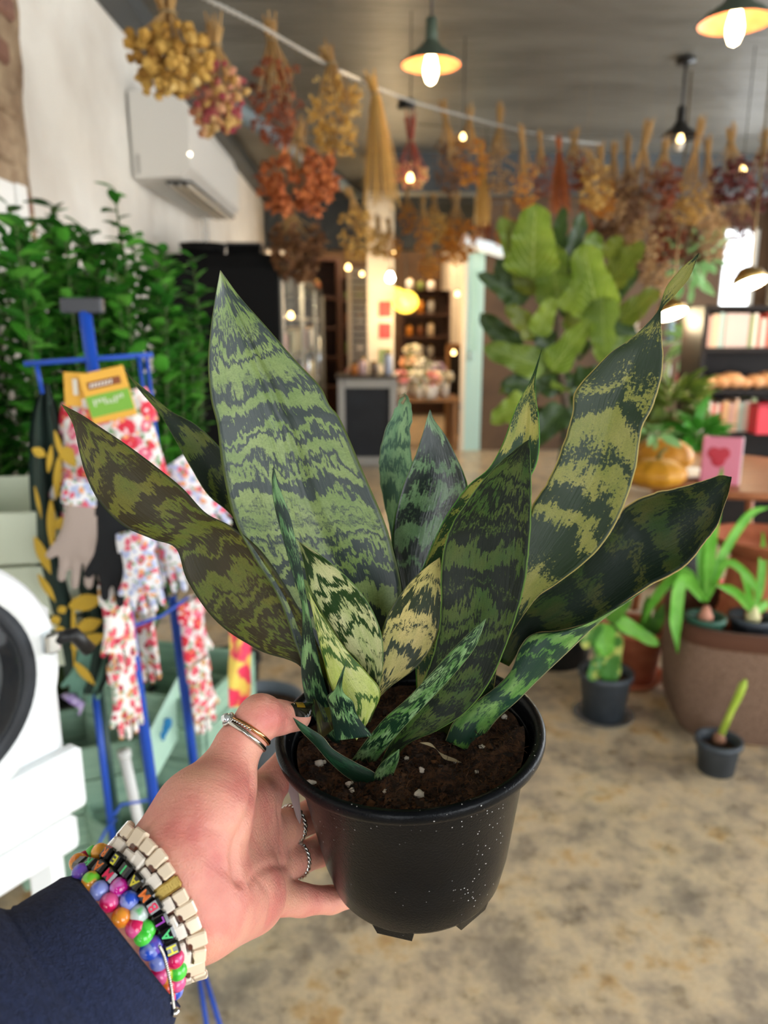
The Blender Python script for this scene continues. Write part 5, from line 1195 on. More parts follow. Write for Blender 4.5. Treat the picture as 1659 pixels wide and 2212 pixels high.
# ------------------------------------------------------------------ fiddle leaf fig
def fig_mat(name, c1, c2, vein, transl):
    m, nt, b = nodes_of(name); N = nt.nodes; L = nt.links
    uv = N.new('ShaderNodeUVMap'); uv.uv_map = 'leafmap'; sp = N.new('ShaderNodeSeparateXYZ'); L.new(uv.outputs[0], sp.inputs[0])
    def mt_(op, a, bb=None):
        n = N.new('ShaderNodeMath'); n.operation = op
        for i, x in enumerate((a, bb)):
            if x is None: continue
            if isinstance(x, (int, float)): n.inputs[i].default_value = x
            else: L.new(x, n.inputs[i])
        return n.outputs[0]
    au = mt_('ABSOLUTE', mt_('SUBTRACT', sp.outputs[0], .5))
    ph = mt_('SUBTRACT', mt_('MULTIPLY', sp.outputs[1], 8.0), mt_('MULTIPLY', au, 7.0))
    s = mt_('ABSOLUTE', mt_('SUBTRACT', mt_('FRACT', ph), .5)); v1 = mt_('LESS_THAN', s, .07); v2 = mt_('LESS_THAN', au, .018); v = mt_('MAXIMUM', v1, v2)
    g = N.new('ShaderNodeTexNoise'); g.inputs['Scale'].default_value = 6; tc = N.new('ShaderNodeTexCoord'); L.new(tc.outputs['Object'], g.inputs['Vector'])
    r = N.new('ShaderNodeValToRGB'); r.color_ramp.elements[0].color = c4(hexc(c1)); r.color_ramp.elements[1].color = c4(hexc(c2)); r.color_ramp.elements[0].position = .35; r.color_ramp.elements[1].position = .65; L.new(g.outputs['Fac'], r.inputs[0])
    mx = N.new('ShaderNodeMix'); mx.data_type = 'RGBA'; L.new(mt_('MULTIPLY', v, .55), mx.inputs[0]); L.new(r.outputs[0], mx.inputs[6]); mx.inputs[7].default_value = c4(hexc(vein)); L.new(mx.outputs[2], b.inputs['Base Color'])
    b.inputs['Roughness'].default_value = .4; b.inputs['Specular IOR Level'].default_value = .4
    t = N.new('ShaderNodeBsdfTranslucent'); L.new(mx.outputs[2], t.inputs[0]); ms = N.new('ShaderNodeMixShader'); ms.inputs[0].default_value = transl; L.new(b.outputs[0], ms.inputs[1]); L.new(t.outputs[0], ms.inputs[2]); L.new(ms.outputs[0], N['Material Output'].inputs[0])
    return m
FM = [fig_mat('fig_leaf_bright', '#6d8a26', '#94ac3c', '#c4d080', .4), fig_mat('fig_leaf_mid', '#546f22', '#7a9236', '#a9ba68', .35), fig_mat('fig_leaf_olive', '#56641c', '#747c2a', '#97a04c', .35), fig_mat('fig_leaf_dark', '#22381a', '#3a5224', '#62783c', .25)]  # bright and dark greens also carry the crown's backlight and shade
def big_leaf(root, A, B, width, mt, face, name='leaf', fold=.22, bend=.12, ruffle=.04, seed=0, shape=.8, nl=14, nw=8, base_w=.25):
    d = B-A; L_ = d.length; d = d/L_; n = face-d*face.dot(d); n.normalize(); s_ = d.cross(n); rows = []
    for i in range(nl+1):
        t = i/nl; prof_ = (math.sin(math.pi*(t**shape))**.75*(.75+.25*math.sin(t*5+2)) if 0 < t < 1 else 0)*.5
        if base_w < 0: prof_ = (min(1, t*6)*(1-t**4))*.5
        row = []
        for k in range(nw+1):
            u = k/nw*2-1; w = width*prof_*u; row.append(A+d*(t*L_)+s_*w+n*(fold*abs(w)-bend*L_*t*t*.8+ruffle*width*math.sin(t*17+seed+u*2)*u*u-ruffle*.6*width*abs(math.sin((t*8-abs(u)*3.5)*math.pi))))
        rows.append(row)
    mb = MB(); mb.grid(rows); me = mb.mesh(name, mt, True); uvl = me.uv_layers.new(name='leafmap'); vi = np.empty(len(me.loops), np.int32); me.loops.foreach_get('vertex_index', vi)
    arr = np.empty(len(me.loops)*2, np.float32); arr[0::2] = (vi % (nw+1))/nw; arr[1::2] = (vi//(nw+1))/nl; uvl.data.foreach_set('uv', arr)
    return link(name, me, root)
FY = 3.1
fb = PY(1215, 900, FY+.1)
fig = thing('fiddle_leaf_fig', 'large fiddle leaf fig with broad bright green leaves right of centre', 'plant', (fb.x, fb.y, 0))
rg = random.Random(8)
MB().tube([Vector((fb.x-.02, fb.y, .34)), PY(1225, 900, FY+.1), PY(1210, 800, FY+.08), PY(1200, 650, FY+.1), PY(1190, 560, FY+.1)], [.022, .018, .015, .011, .006], 8).build('trunk', mat('fig_bark', '#6a5a48', .85, col2='#4a3c30', nscale=40), fig, True)
MB().tube([PY(1215, 830, FY+.1), PY(1270, 720, FY+.12), PY(1310, 620, FY+.16)], [.012, .009, .005], 7).build('branch', MATS['fig_bark'], fig, True)
MB().lathe([(.001, 0), (.17, 0), (.20, .34), (.21, .36), (.19, .36), (.18, .32), (.001, .32)], 32, Matrix.Translation((fb.x, fb.y, 0))).build('pot', mat('dark_fig_pot', '#1f2224', .5), fig, True)
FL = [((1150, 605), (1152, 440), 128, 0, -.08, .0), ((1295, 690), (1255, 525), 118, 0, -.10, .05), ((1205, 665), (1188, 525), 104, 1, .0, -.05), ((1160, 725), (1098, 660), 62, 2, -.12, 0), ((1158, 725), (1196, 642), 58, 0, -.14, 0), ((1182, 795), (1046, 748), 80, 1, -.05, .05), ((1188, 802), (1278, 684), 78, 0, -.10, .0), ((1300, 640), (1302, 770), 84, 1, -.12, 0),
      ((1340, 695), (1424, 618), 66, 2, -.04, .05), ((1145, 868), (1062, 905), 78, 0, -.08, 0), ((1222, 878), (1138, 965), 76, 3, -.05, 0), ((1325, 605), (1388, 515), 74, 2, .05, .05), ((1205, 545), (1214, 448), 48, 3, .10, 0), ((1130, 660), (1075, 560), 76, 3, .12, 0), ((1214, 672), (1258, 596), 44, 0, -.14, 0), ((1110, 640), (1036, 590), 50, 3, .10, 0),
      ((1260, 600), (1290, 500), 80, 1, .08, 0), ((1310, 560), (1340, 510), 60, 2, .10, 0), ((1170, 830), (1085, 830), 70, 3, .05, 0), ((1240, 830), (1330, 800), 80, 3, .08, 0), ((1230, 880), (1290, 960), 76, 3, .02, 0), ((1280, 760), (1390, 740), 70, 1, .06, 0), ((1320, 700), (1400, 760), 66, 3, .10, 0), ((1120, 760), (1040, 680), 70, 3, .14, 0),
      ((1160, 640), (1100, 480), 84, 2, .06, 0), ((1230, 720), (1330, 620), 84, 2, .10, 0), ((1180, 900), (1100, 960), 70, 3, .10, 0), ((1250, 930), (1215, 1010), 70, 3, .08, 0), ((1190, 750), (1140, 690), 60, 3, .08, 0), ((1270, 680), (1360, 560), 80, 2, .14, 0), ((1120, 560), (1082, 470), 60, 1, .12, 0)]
for i, (a, b, w, mi, dy, db) in enumerate(FL):
    A = PY(*a, FY+dy); B = PY(*b, FY+dy-.04+db); face = (C0-A).normalized()+Vector((rg.uniform(-.5, .5), 0, rg.uniform(-.1, .5)))
    big_leaf(fig, A, B, w*FY/FPX*1.36, FM[mi], face, seed=i, ruffle=.07)
for i in range(30):                                  # inner leaves of the crown, mostly dark green to paint in their shade
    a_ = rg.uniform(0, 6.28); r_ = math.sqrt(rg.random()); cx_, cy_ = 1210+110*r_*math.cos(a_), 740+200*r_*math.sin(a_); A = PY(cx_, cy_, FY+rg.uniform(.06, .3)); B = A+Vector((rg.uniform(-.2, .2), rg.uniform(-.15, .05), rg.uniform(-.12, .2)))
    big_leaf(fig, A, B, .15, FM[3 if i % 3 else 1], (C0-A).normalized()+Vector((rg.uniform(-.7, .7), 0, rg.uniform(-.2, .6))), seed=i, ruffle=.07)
# ------------------------------------------------------------------ pots on the floor at the right
M_dkpot = mat('charcoal_pot', '#3a4148', .5, col2='#454c54', nscale=30)
M_terra = mat('terracotta', '#a85a3a', .8, col2='#b86a48', nscale=25)
M_vari = mat('variegated_leaf', '#4f8a3a', .45, col2='#c8cf6a', nscale=22, ndetail=4, ramp=(.5, .58), transl=.2)
M_lgreen = mat('bright_strap_leaf', '#6fbf3a', .4, col2='#8fd65a', nscale=14, transl=.35)
M_dgreenl = mat('mid_green_leaf', '#4f8a2c', .45, col2='#6aa23a', nscale=12, transl=.25)
def strap(root, pts, w, mt, Y, name='leaf', dY=0.0):
    S = cr([(x, y) for x, y in pts], 14); rows = []
    for i, (x, y) in enumerate(S):
        t = i/13; p = PY(x, y, Y+dY*t); q = PY(S[min(i+1, 13)][0], S[min(i+1, 13)][1], Y); o = PY(S[max(i-1, 0)][0], S[max(i-1, 0)][1], Y); d = (q-o).normalized(); s_ = d.cross(Vector((0, 1, 0))).normalized()
        ww = w*(min(1, .45+t*2)*min(1, (1-t)*3.2+.04))*.5; rows.append([p-s_*ww+Vector((0, -.004, 0)), p+Vector((0, .006, 0)), p+s_*ww+Vector((0, -.004, 0))])
    mb = MB(); mb.grid(rows); mb.grid([[p+Vector((0, .003, 0)) for p in r] for r in rows]); return mb.build(name, mt, root, True)
g = PZ(1302, 1545, 0)
t = simple_pot('variegated leafy plant in a charcoal pot standing alone on the floor', g.x, g.y, 0, .094, .074, .185, M_dkpot, 'potted_plant', 'potted plant')
gy = g.y
MB().lathe([(.001, 0), (.10, 0), (.115, .012), (.112, .014), (.098, .006), (.001, .006)], 28, Matrix.Translation((g.x, g.y, .0))).build('saucer', mat('clear_saucer', '#8a8a88', .2, alpha=.55), t, True)
MB().tube([(g.x, gy, .15), PY(1300, 1440, gy), PY(1310, 1350, gy)], [.006, .005, .003], 6).build('stem', M_dgreenl, t, True)
for i, (a, b, w, m) in enumerate([((1310, 1352), (1318, 1482), 78, M_vari), ((1300, 1345), (1310, 1420), 60, M_lgreen), ((1325, 1335), (1428, 1395), 40, M_lgreen), ((1290, 1340), (1262, 1400), 46, M_vari), ((1310, 1340), (1360, 1290), 46, M_dgreenl), ((1300, 1420), (1275, 1470), 40, M_vari)]):
    big_leaf(t, PY(*a, gy-.04), PY(*b, gy-.09), w*gy/FPX*1.5, m, (C0-g).normalized(), seed=i, shape=.9)
g = PZ(1385, 1500, 0)
t = simple_pot('green leafy plant in a terracotta pot with saucer beside the woven bed', g.x, g.y+.15, 0, .13, .10, .24, M_terra, 'potted_plant', 'potted plant')
MB().lathe([(.001, 0), (.12, 0), (.145, .03), (.14, .032), (.115, .008), (.001, .008)], 32, Matrix.Translation((g.x, g.y+.15, 0))).build('saucer', M_terra, t, True)
for i, (a, b, w) in enumerate([((1385, 1390), (1330, 1310), 46), ((1390, 1390), (1400, 1290), 50), ((1380, 1395), (1440, 1300), 44), ((1385, 1390), (1350, 1350), 40), ((1395, 1395), (1470, 1260), 36)]):
    big_leaf(t, PY(*a, g.y+.15), PY(*b, g.y+.12), w*g.y/FPX, M_dgreenl, (C0-g).normalized(), seed=i)
# big woven brown bed with potted bulbs standing in it
M_weave = mat('brown_woven_felt', '#6f5646', .95, col2='#8a6f5c', nscale=150, bump=.004, bscale=160)
M_band = mat('brown_felt_band', '#5a3826', .9)
by = PZ(1500, 1625, 0).y+.06; bxl = PZ(1452, 1590, 0).x
bed = thing('woven_planter_bed', 'large brown woven fabric planter on the floor at the lower right', 'planter', (bxl+.5, by+.4, 0))
bw, bd_, bh = 1.1, .5, .42
prof_rows = []
def bedring(off, z, wav=0): 
    pts = []
    for k in range(64):
        a = 2*math.pi*k/64; ca, sa = math.cos(a), math.sin(a); e = 5.0
        x = math.copysign(abs(ca)**(2/e), ca)*(bw/2+off); y = math.copysign(abs(sa)**(2/e), sa)*(bd_/2+off); v_ = Matrix.Rotation(-.2, 3, 'Z') @ Vector((bw/2+x, bd_/2+y, 0)); pts.append(Vector((bxl+v_.x, by+v_.y, z+wav*mnoise.noise(Vector((a*2, 0, 0))))))
    return pts+[pts[0]]
MB().grid([bedring(-.03, 0), bedring(.0, .05), bedring(.015, .22, .01), bedring(.01, bh-.06), bedring(.012, bh)]).build('woven_side', M_weave, bed, True)
MB().grid([bedring(.014, bh-.055), bedring(.02, bh-.03), bedring(.016, bh+.004), bedring(-.01, bh+.004), bedring(-.012, bh-.08)]).build('top_band', M_band, bed, True)
MB().add(bedring(-.012, bh-.08)[:-1], [tuple(range(64))]).build('filling', M_dsoil, bed)
def bulb_plant(label, px, py, Yp, rt, hp, straps, pmat, bulbc, potz):
    p = PY(px, py, Yp); t = simple_pot(label, p.x, Yp, potz, rt, rt*.8, hp, pmat, 'potted_plant', 'potted plant', 'potted bulbs in the woven planter')
    MB().lathe([(.001, 0), (.022, .01), (.026, .03), (.016, .055), (.010, .07)], 16, Matrix.Translation((p.x, Yp, potz+hp-.035))).build('bulb', mat('bulb_'+bulbc[1:], bulbc, .6), t, True)
    for pts, w in straps: strap(t, pts, w, M_lgreen, Yp, dY=random.Random(pts[1][0]).uniform(-.1, .1))
    return t
pz = bh-.075
bulb_plant('tall strap-leaved bulb plant in the green-rimmed pot at the bed edge', 1525, 1325, by+.10, .062, .10, [([(1525, 1300), (1535, 1180), (1550, 1060), (1560, 1010)], .038), ([(1520, 1300), (1515, 1180), (1520, 1110)], .034), ([(1520, 1290), (1480, 1235), (1440, 1260), (1405, 1310), (1390, 1345)], .036), ([(1518, 1295), (1475, 1250), (1460, 1330), (1463, 1410)], .045), ([(1528, 1290), (1560, 1200), (1620, 1110), (1665, 1095)], .034), ([(1530, 1290), (1570, 1215), (1620, 1250), (1640, 1300)], .026)], mat('green_pot', '#2f5a48', .5), '#c98a72', pz)
bulb_plant('shorter strap-leaved bulb plant in the charcoal pot at the right edge', 1625, 1345, by+.12, .075, .09, [([(1630, 1325), (1645, 1240), (1648, 1150)], .030), ([(1628, 1325), (1590, 1280), (1545, 1262)], .030), ([(1632, 1325), (1670, 1290)], .03), ([(1625, 1325), (1610, 1250), (1595, 1225)], .024)], M_dkpot, '#d8cf9a', pz)
g = PZ(1540, 1655, 0)
t = simple_pot('small black pot with a single thick yellow-green sprout on the floor', g.x, g.y-.02, 0, .068, .058, .115, M_dkpot, 'potted_bulb', 'potted plant')
M_sprout = mat('sprout', '#a9c93a', .45, col2='#c4d85a', nscale=20, transl=.2)
MB().tube([PY(1556, 1590, g.y), PY(1580, 1535, g.y), PY(1597, 1500, g.y), PY(1605, 1480, g.y), PY(1611, 1468, g.y)], [.012, .011, .013, .013, .004], 10).build('sprout', M_sprout, t, True)
MB().lathe([(.001, 0), (.02, .005), (.022, .02), (.012, .04)], 14, Matrix.Translation((g.x+.01, g.y, .085))).build('bulb', mat('bulb_brown', '#8a6048', .7), t, True)
# ------------------------------------------------------------------ round wooden table with things on it
M_wood = mat('warm_table_wood', '#a5663c', .45, col2='#8a4f2c', nscale=6, stretch=(1, 9, 1), bump=.001)
tp = PY(1560, 1055, 3.05); tz = tp.z
tab = thing('round_table', 'round wooden table with copper-brown rim at the right', 'table', (tp.x+.16, 3.45, 0))
Mx = Matrix.Translation((tp.x+.16, 3.45, tz))
MB().lathe([(.001, -.03), (.50, -.03), (.52, -.015), (.52, 0), (.505, .004), (.001, .004)], 56, Mx).build('table_top', M_wood, tab, True)
for k in range(4):
    a = .6+k*1.571; MB().tube([Mx @ Vector((.3*math.cos(a), .3*math.sin(a), -.03)), Mx @ Vector((.38*math.cos(a), .38*math.sin(a), -tz))], .02, 8).build('leg', M_wood, tab, True)
M_musta = mat('mustard_gourd', '#d69a22', .5, col2='#b87a18', nscale=9)
def pumpkin(label, px, py, Y, r, sq=.6):
    p = PY(px, py, Y); p.z = max(p.z, tz+.004+r*sq); t = thing('pumpkin', label, 'pumpkin', p-Vector((0, 0, r*sq)), 'mustard pumpkins on the round table'); mb = MB(); rows = []
    for i in range(15):
        th = math.pi*i/14; row = []
        for k in range(49):
            a = 2*math.pi*k/48; rr = r*(math.sin(th)**.8)*(1-.09*abs(math.sin(a*5))**.5*-1-.09); row.append(p+Vector((rr*math.cos(a), rr*math.sin(a), r*sq*math.cos(th)*(1-.12*math.sin(th)**2))))
        rows.append(row)
    mb.grid(rows); mb.build('ribbed_body', M_musta, t, True)
    MB().tube([p+Vector((0, 0, r*sq*.85)), p+Vector((.01, 0, r*sq+.03)), p+Vector((.03, -.01, r*sq+.045))], [.014, .010, .008], 7).build('stalk', mat('gourd_stalk', '#7a6a34', .8), t, True)
pumpkin('mustard yellow pumpkin on the round table, upper one', 1432, 985, 3.3, .13)
pumpkin('flat mustard yellow pumpkin in front, partly behind the tallest leaf', 1418, 1030, 3.05, .12, .5)
M_pinkb = mat('pink_cover', '#d77f94', .5); M_page = mat('paper_pages', '#e6dfe4', .7); M_redh = mat('red_print', '#b8283a', .5)
p = PY(1558, 985, 3.12); bk = thing('standing_book', 'pink book with a red heart cover standing on the round table', 'book', (p.x, p.y, tz+.004)); R = Matrix.Rotation(-.35, 3, 'Z')
hgt = .20
MB().box((p.x, p.y, tz+.004+hgt/2), (.15, .04, hgt), R, .003).build('cover', M_pinkb, bk)
MB().box(Vector((p.x, p.y, tz+.004+hgt/2))+R @ Vector((.012, 0, .002)), (.135, .034, hgt*.98), R).build('pages', M_page, bk)
for dx, dz, rr in ((-.018, .02, .026), (.018, .02, .026), (0, -.008, .028)):
    MB().ico(Vector((p.x, p.y, tz+hgt*.58))+R @ Vector((dx-.012, -.021, dz)), rr, 2, (1, .06, 1), 0, None, R).build('heart_print', M_redh, bk, True)
# terracotta dishes and orange pot beyond the bed
def dish(label, px, py, Y, r, z=None, mt=None):
    p = PY(px, py, Y); zz = p.z if z is None else z; t = thing('terracotta_dish', label, 'dish', (p.x, Y, zz), 'terracotta dishes')
    MB().lathe([(.001, 0), (r*.8, 0), (r, .05), (r+.006, .052), (r+.004, .058), (r-.008, .056), (r*.78, .012), (.001, .012)], 44, Matrix.Translation((p.x, Y, zz))).build('dish', mt or M_terra, t, True)
    return t
q = PY(1645, 1185, 2.72); st2 = thing('upturned_pot', 'upturned terracotta pot carrying the wide dish at the right', 'plant pot', (q.x, 2.72, bh-.078))
MB().lathe([(.13, 0), (.14, 0), (.14, .03), (.13, .035), (.10, q.z-bh+.07), (.001, q.z-bh+.07)], 28, Matrix.Translation((q.x, 2.72, bh-.078))).build('pot_body', M_terra, st2, True)
dish('wide terracotta dish on an upturned pot at the right edge', 1645, 1185, 2.72, .18, q.z-.006)
p = PY(1585, 1250, by+.42)
simple_pot('small bright orange plastic pot in the woven planter', p.x, by+.42, pz, .05, .04, .11, mat('bright_orange_plastic', '#e8542c', .4), group=None)
pb = thing('white_plate', 'white plate lying on the round wooden table', 'plate', PY(1372, 1070, 3.0)); pq = PY(1500, 1056, 3.2); MB().lathe([(.001, 0), (.07, 0), (.12, .015), (.12, .02), (.07, .008), (.001, .008)], 36, Matrix.Translation((pq.x, 3.3, tz+.005))).build('plate', M_frame, pb, True)
# ------------------------------------------------------------------ dark shelf unit with books, right
M_dkw = mat('near_black_wood', '#150f0c', .55, col2='#1d1410', nscale=8, spec=.25)
SYY = 4.9; s0 = PY(1528, 660, SYY); s1 = PY(1659, 660, SYY); sx0 = s0.x; sx1 = sx0+1.2
zs = [PY(1560, y, SYY).z for y in (660, 752, 842, 935, 1040)]
shelf = thing('bookcase', 'near-black open bookcase with books and boxes at the right edge', 'bookcase', (sx0+.6, SYY+.15, 0))
for z in zs: MB().box((sx0+.6, SYY+.15, z-.012), (1.2, .32, .028), None, .003).build('shelf_board', M_dkw, shelf)
for x in (sx0, sx1): MB().box((x, SYY+.15, zs[0]/2), (.035, .32, zs[0]), None, .003).build('side_panel', M_dkw, shelf)
MB().box((sx0+.6, SYY+.31, zs[0]/2), (1.2, .012, zs[0])).build('back_panel', M_dkw, shelf)
rg = random.Random(21)
BC = ['#c89a8a', '#d8c0b0', '#8f9a6a', '#e0b898', '#b8483a', '#e8d8c8', '#a8b8b0', '#d0a070', '#cf6a5a', '#c8b0a8']
x = sx0+.03; k = 0
for row, (zt_, hh) in enumerate(((zs[1], .22), (zs[3], .22))):
    x = sx0+.03; j = 0
    while x < sx0+.62 and j < 16:
        w = rg.choice((.02, .025, .032, .04)); h_ = hh*rg.uniform(.8, 1.0)
        if row == 0 and j == 3: w, h_ = .16, .21
        c = BC[(k*3+row) % len(BC)]; k += 1
        b = thing('book', '%s book, %s from the left on the %s shelf of the black bookcase' % ({0: 'pale', 1: 'cloth-bound', 2: 'slim'}[k % 3], ORD[j], ('upper', 'lower')[row]), 'book', (x+w/2, SYY+.1, zt_+.003), 'books on the black bookcase')
        MB().box((x+w/2, SYY+.11, zt_+.003+h_/2), (w*.94, .17, h_), None, .002).build('cover', mat('book_'+c[1:], c, .6), b)
        MB().box((x+w/2, SYY+.115, zt_+.003+h_/2), (w*.7, .166, h_*1.004)).build('pages', M_page, b)
        x += w; j += 1
M_woodit = mat('carved_pale_wood', '#c88a58', .6, col2='#e0a878', nscale=12)
for j in range(12):
    px = 1545+ (j % 6)*26; rr = .045+.01*(j % 3); p = PY(px, 825, SYY-.02); b = MB().ico((p.x+.02*(j//6), SYY+.06+.10*(j//6), zs[2]+rr*.82), rr, 2, (1, 1, .8), .06, rg).build('wooden_fruit', M_woodit, None, True)
    tag(b, 'round wooden ornament, %s from left, %s row, middle bookcase shelf' % (ORD[j % 6], ('front', 'back')[j//6]), 'ornament', 'wooden ornaments on the bookcase')
M_redbox = mat('red_box', '#d03040', .5)
p = PY(1640, 905, SYY); b = thing('red_box', 'bright red box with a darker lid on the lower bookcase shelf', 'box', (p.x, SYY+.08, zs[3])); MB().box((p.x+.06, SYY-.03, zs[3]+.09), (.24, .12, .18), None, .004).build('box_body', M_redbox, b); MB().box((p.x+.06, SYY-.035, zs[3]+.185), (.25, .13, .015), None, .004).build('lid', mat('red_lid', '#a82434', .5), b)
# brass dome lamps
M_brass = mat('brass', '#a98a52', .25, metal=.9)
M_glow = mat('lamp_glow', '#ffe9b0', .4, emit=26, ecol=(1, .82, .5))
def dome(label, px, py, Y, w, z0=None, tilt=.18):
    p = PY(px, py, Y); t = thing('dome_lamp', label, 'lamp', p, 'brass dome lamps'); r = w/2; Mx = Matrix.Translation(p) @ Matrix.Rotation(-tilt, 4, 'Y') @ Matrix.Rotation(-.42, 4, 'X')
    MB().lathe([(.001, r*1.05), (r*.4, r*.98), (r*.8, r*.6), (r, 0), (r*.97, 0), (r*.76, r*.57), (.001, r*.98)], 36, Mx).build('dome_shade', M_brass, t, True)
    MB().lathe([(.001, .004), (r*.93, .004), (r*.93, .012), (.001, .012)], 32, Mx).build('diffuser', M_glow, t, True)
    MB().tube([p+Vector((.005, .01, r*1.02)), p+Vector((.005, .02, r*1.5)), Vector((p.x+.005, p.y+.04, HC-.02))], .006, 6).build('rod', M_brass, t, True)
    l = bpy.data.lights.new('dome_light', 'POINT'); l.energy = 6; l.color = (1, .8, .5); l.shadow_soft_size = .05; lo_ = bpy.data.objects.new('dome_light', l); COL.objects.link(lo_); lo_.parent = t; lo_.location = (0, -.02, -.06)
dome('brass dome lamp glowing above the black bookcase', 1620, 615, 4.5, .20)
dome('lower glowing dome lamp just left of the bookcase', 1452, 680, 5.2, .21)
# bushy plants left of and behind the bookcase
def clump(label, cx, cy, Y, r, n, ln, mt, z0=None, name='foliage_plant', seed=0, pot=True, cat='plant', base=None):
    rng = random.Random(seed); p = PY(cx, cy, Y); t = thing(name, label, cat, (p.x, Y, 0 if base is None else base)); 
    ms = [leafmesh(ln*s, ln*.45*s, mt, .25) for s in (.8, 1, 1.2)]
    bz = 0 if base is None else base
    if pot: MB().lathe([(.001, 0), (.13, 0), (.16, .26), (.15, .26), (.13, .22), (.001, .22)], 24, Matrix.Translation((p.x, Y, bz))).build('pot', M_tub, t, True)
    MB().tube([(p.x, Y, bz+.2), p], [.012, .006], 6).build('stem', M_stem, t, True)
    for i in range(n):
        d = Vector((rng.gauss(0, 1), rng.gauss(0, 1), rng.gauss(.1, .8))).normalized(); q = p+d*(r*rng.random()**.5)*.8
        z = Vector((rng.gauss(0, .5), rng.gauss(0, .5), 1)); z -= d*z.dot(d); z.normalize(); xx = d.cross(z)
        o = link('leaf', ms[i % 3], t, False); o.matrix_parent_inverse = Matrix.Translation(-t.location); o.matrix_basis = Matrix(((xx.x, d.x, z.x, q.x), (xx.y, d.y, z.y, q.y), (xx.z, d.z, z.z, q.z), (0, 0, 0, 1)))
    return t
M_olive = mat('olive_foliage', '#3f5a24', .5, col2='#7a8a34', nscale=8, transl=.25)
M_paleg = mat('pale_green_foliage', '#7fae6a', .5, col2='#a6cf8f', nscale=8, transl=.3)
clump('olive green leafy plant between the fig and the bookcase', 1452, 880, 4.62, .2, 90, .16, M_olive, seed=3)
clump('dark leafy plant low behind the mustard pumpkins', 1505, 940, 4.15, .08, 50, .14, M_leafd, seed=4)
clump('pale grey-green plant under the dried flowers near the window', 1500, 560, 6.4, .3, 70, .14, M_paleg, seed=5)
clump('light green plant beside the bookcase side panel', 1488, 740, 5.6, .15, 60, .12, M_paleg, seed=6)
clump('round-leaved pale green plant just above the pumpkins', 1412, 935, 3.0, .05, 12, .09, M_paleg, seed=7, pot=False, base=tz+.004)
# mixed small goods on a stand seen between fig and bookcase
M_stand = mat('pale_stand', '#c9b8a4', .6)
gs = thing('goods_stand', 'pale stepped stand of small goods between the fig and the bookcase', 'stand', (PY(1450, 800, 6.6).x, 6.6, 0)); q0 = PY(1450, 800, 6.6)
for z in (.55, .95, 1.3): MB().box((q0.x, 6.6, z), (.8, .3, .025), None, .003).build('shelf_board', M_stand, gs)
for sx in (-.38, .38): MB().box((q0.x+sx, 6.6, .75), (.03, .3, 1.5), None, .003).build('upright', M_stand, gs)
GCOL = ['#d8d0c8', '#b8404a', '#e0a8a0', '#6fa39a', '#efe6da', '#c77a6a', '#9db8c8', '#d8b8b0']
def jar(label, x, y, z, r, h_, c, cat='jar', group=None):
    t = thing('jar', label, cat, (x, y, z), group); Mx = Matrix.Translation((x, y, z)); MB().lathe([(.001, 0), (r, 0), (r, h_*.75), (r*.7, h_*.88)], 16, Mx).build('jar_body', mat('goods_'+c[1:], c, .35), t, True); MB().lathe([(r*.75, h_*.86), (r*.75, h_), (.001, h_)], 16, Mx).build('lid', M_brass, t, True); return t
for j in range(18):
    lev = j//6; jar('%s small jar, %s from the left on the %s step of the pale stand' % (['white', 'red', 'pink', 'teal', 'cream', 'coral', 'blue-grey', 'blush'][j % 8], ORD[j % 6], ('bottom', 'middle', 'top')[lev]), q0.x-.31+.124*(j % 6), 6.55, (.5625, .9625, 1.3125)[lev], .035, .10+.05*((j*7) % 3), GCOL[j % 8], group='small goods on the pale stand')
# ------------------------------------------------------------------ far end of the shop
M_blk = mat('matt_black', '#060607', .7, spec=.2)
M_gl = mat('cooler_glass', '#e4e2d8', .05, trans=.0, alpha=.16, spec=.6)
cy0 = 4.55; cr_ = PY(600, 545, cy0).x; ct = PY(500, 548, cy0).z
cab = thing('display_cooler', 'tall black-sided display cooler with glass doors along its right flank', 'cooler', (cr_-.32, cy0+1.3, 0))
LEN = 4.8
MB().box((cr_-.32, cy0+.02, ct/2), (.64, .04, ct), None, .004).build('end_panel', M_blk, cab)
MB().box((cr_-.32, cy0+LEN/2, ct-.04), (.64, LEN, .08), None, .004).build('top_panel', M_blk, cab)
MB().box((cr_-.63, cy0+LEN/2, ct/2), (.02, LEN, ct)).build('back_panel', M_blk, cab)
MB().box((cr_-.32, cy0+LEN-.02, ct/2), (.64, .04, ct)).build('end_panel', M_blk, cab)
MB().box((cr_-.32, cy0+LEN/2, .1), (.62, LEN-.1, .2)).build('plinth', M_blk, cab)
M_lit = mat('cooler_light_strip', '#fff2c0', .4, emit=9, ecol=(1, .9, .55))
for k in range(4):
    y = cy0+.08+(LEN-.12)*k/3; MB().box((cr_, y, ct/2+.06), (.03, .035, ct-.24), None, .003).build('door_frame', mat('brushed_frame', '#8d8678', .35, metal=.8), cab)
for k in range(3):
    y = cy0+.08+(LEN-.12)*(k+.5)/3; MB().box((cr_+.004, y, ct/2+.06), (.006, (LEN-.12)/3-.05, ct-.3)).build('glass_door', M_gl, cab)
    MB().tube([(cr_+.03, y-.6, .8), (cr_+.03, y-.6, 1.4)], .009, 7).build('door_handle', M_chrome, cab, True)
MB().box((cr_-.04, cy0+.11, 1.0), (.016, .02, 1.0)).build('light_strip', M_lit, cab)
for z in (.5, .85, 1.2, 1.5): MB().box((cr_-.32, cy0+LEN/2, z), (.56, LEN-.12, .015)).build('wire_shelf', mat('shelf_grey', '#a39c8c', .4, metal=.5), cab)
rg = random.Random(31); n = 0
FLC = ['#e8d8a0', '#e0c890', '#d8a8a0', '#e8e0d0', '#b8c070', '#d89a6a', '#f0e8d8', '#cf8a8a']
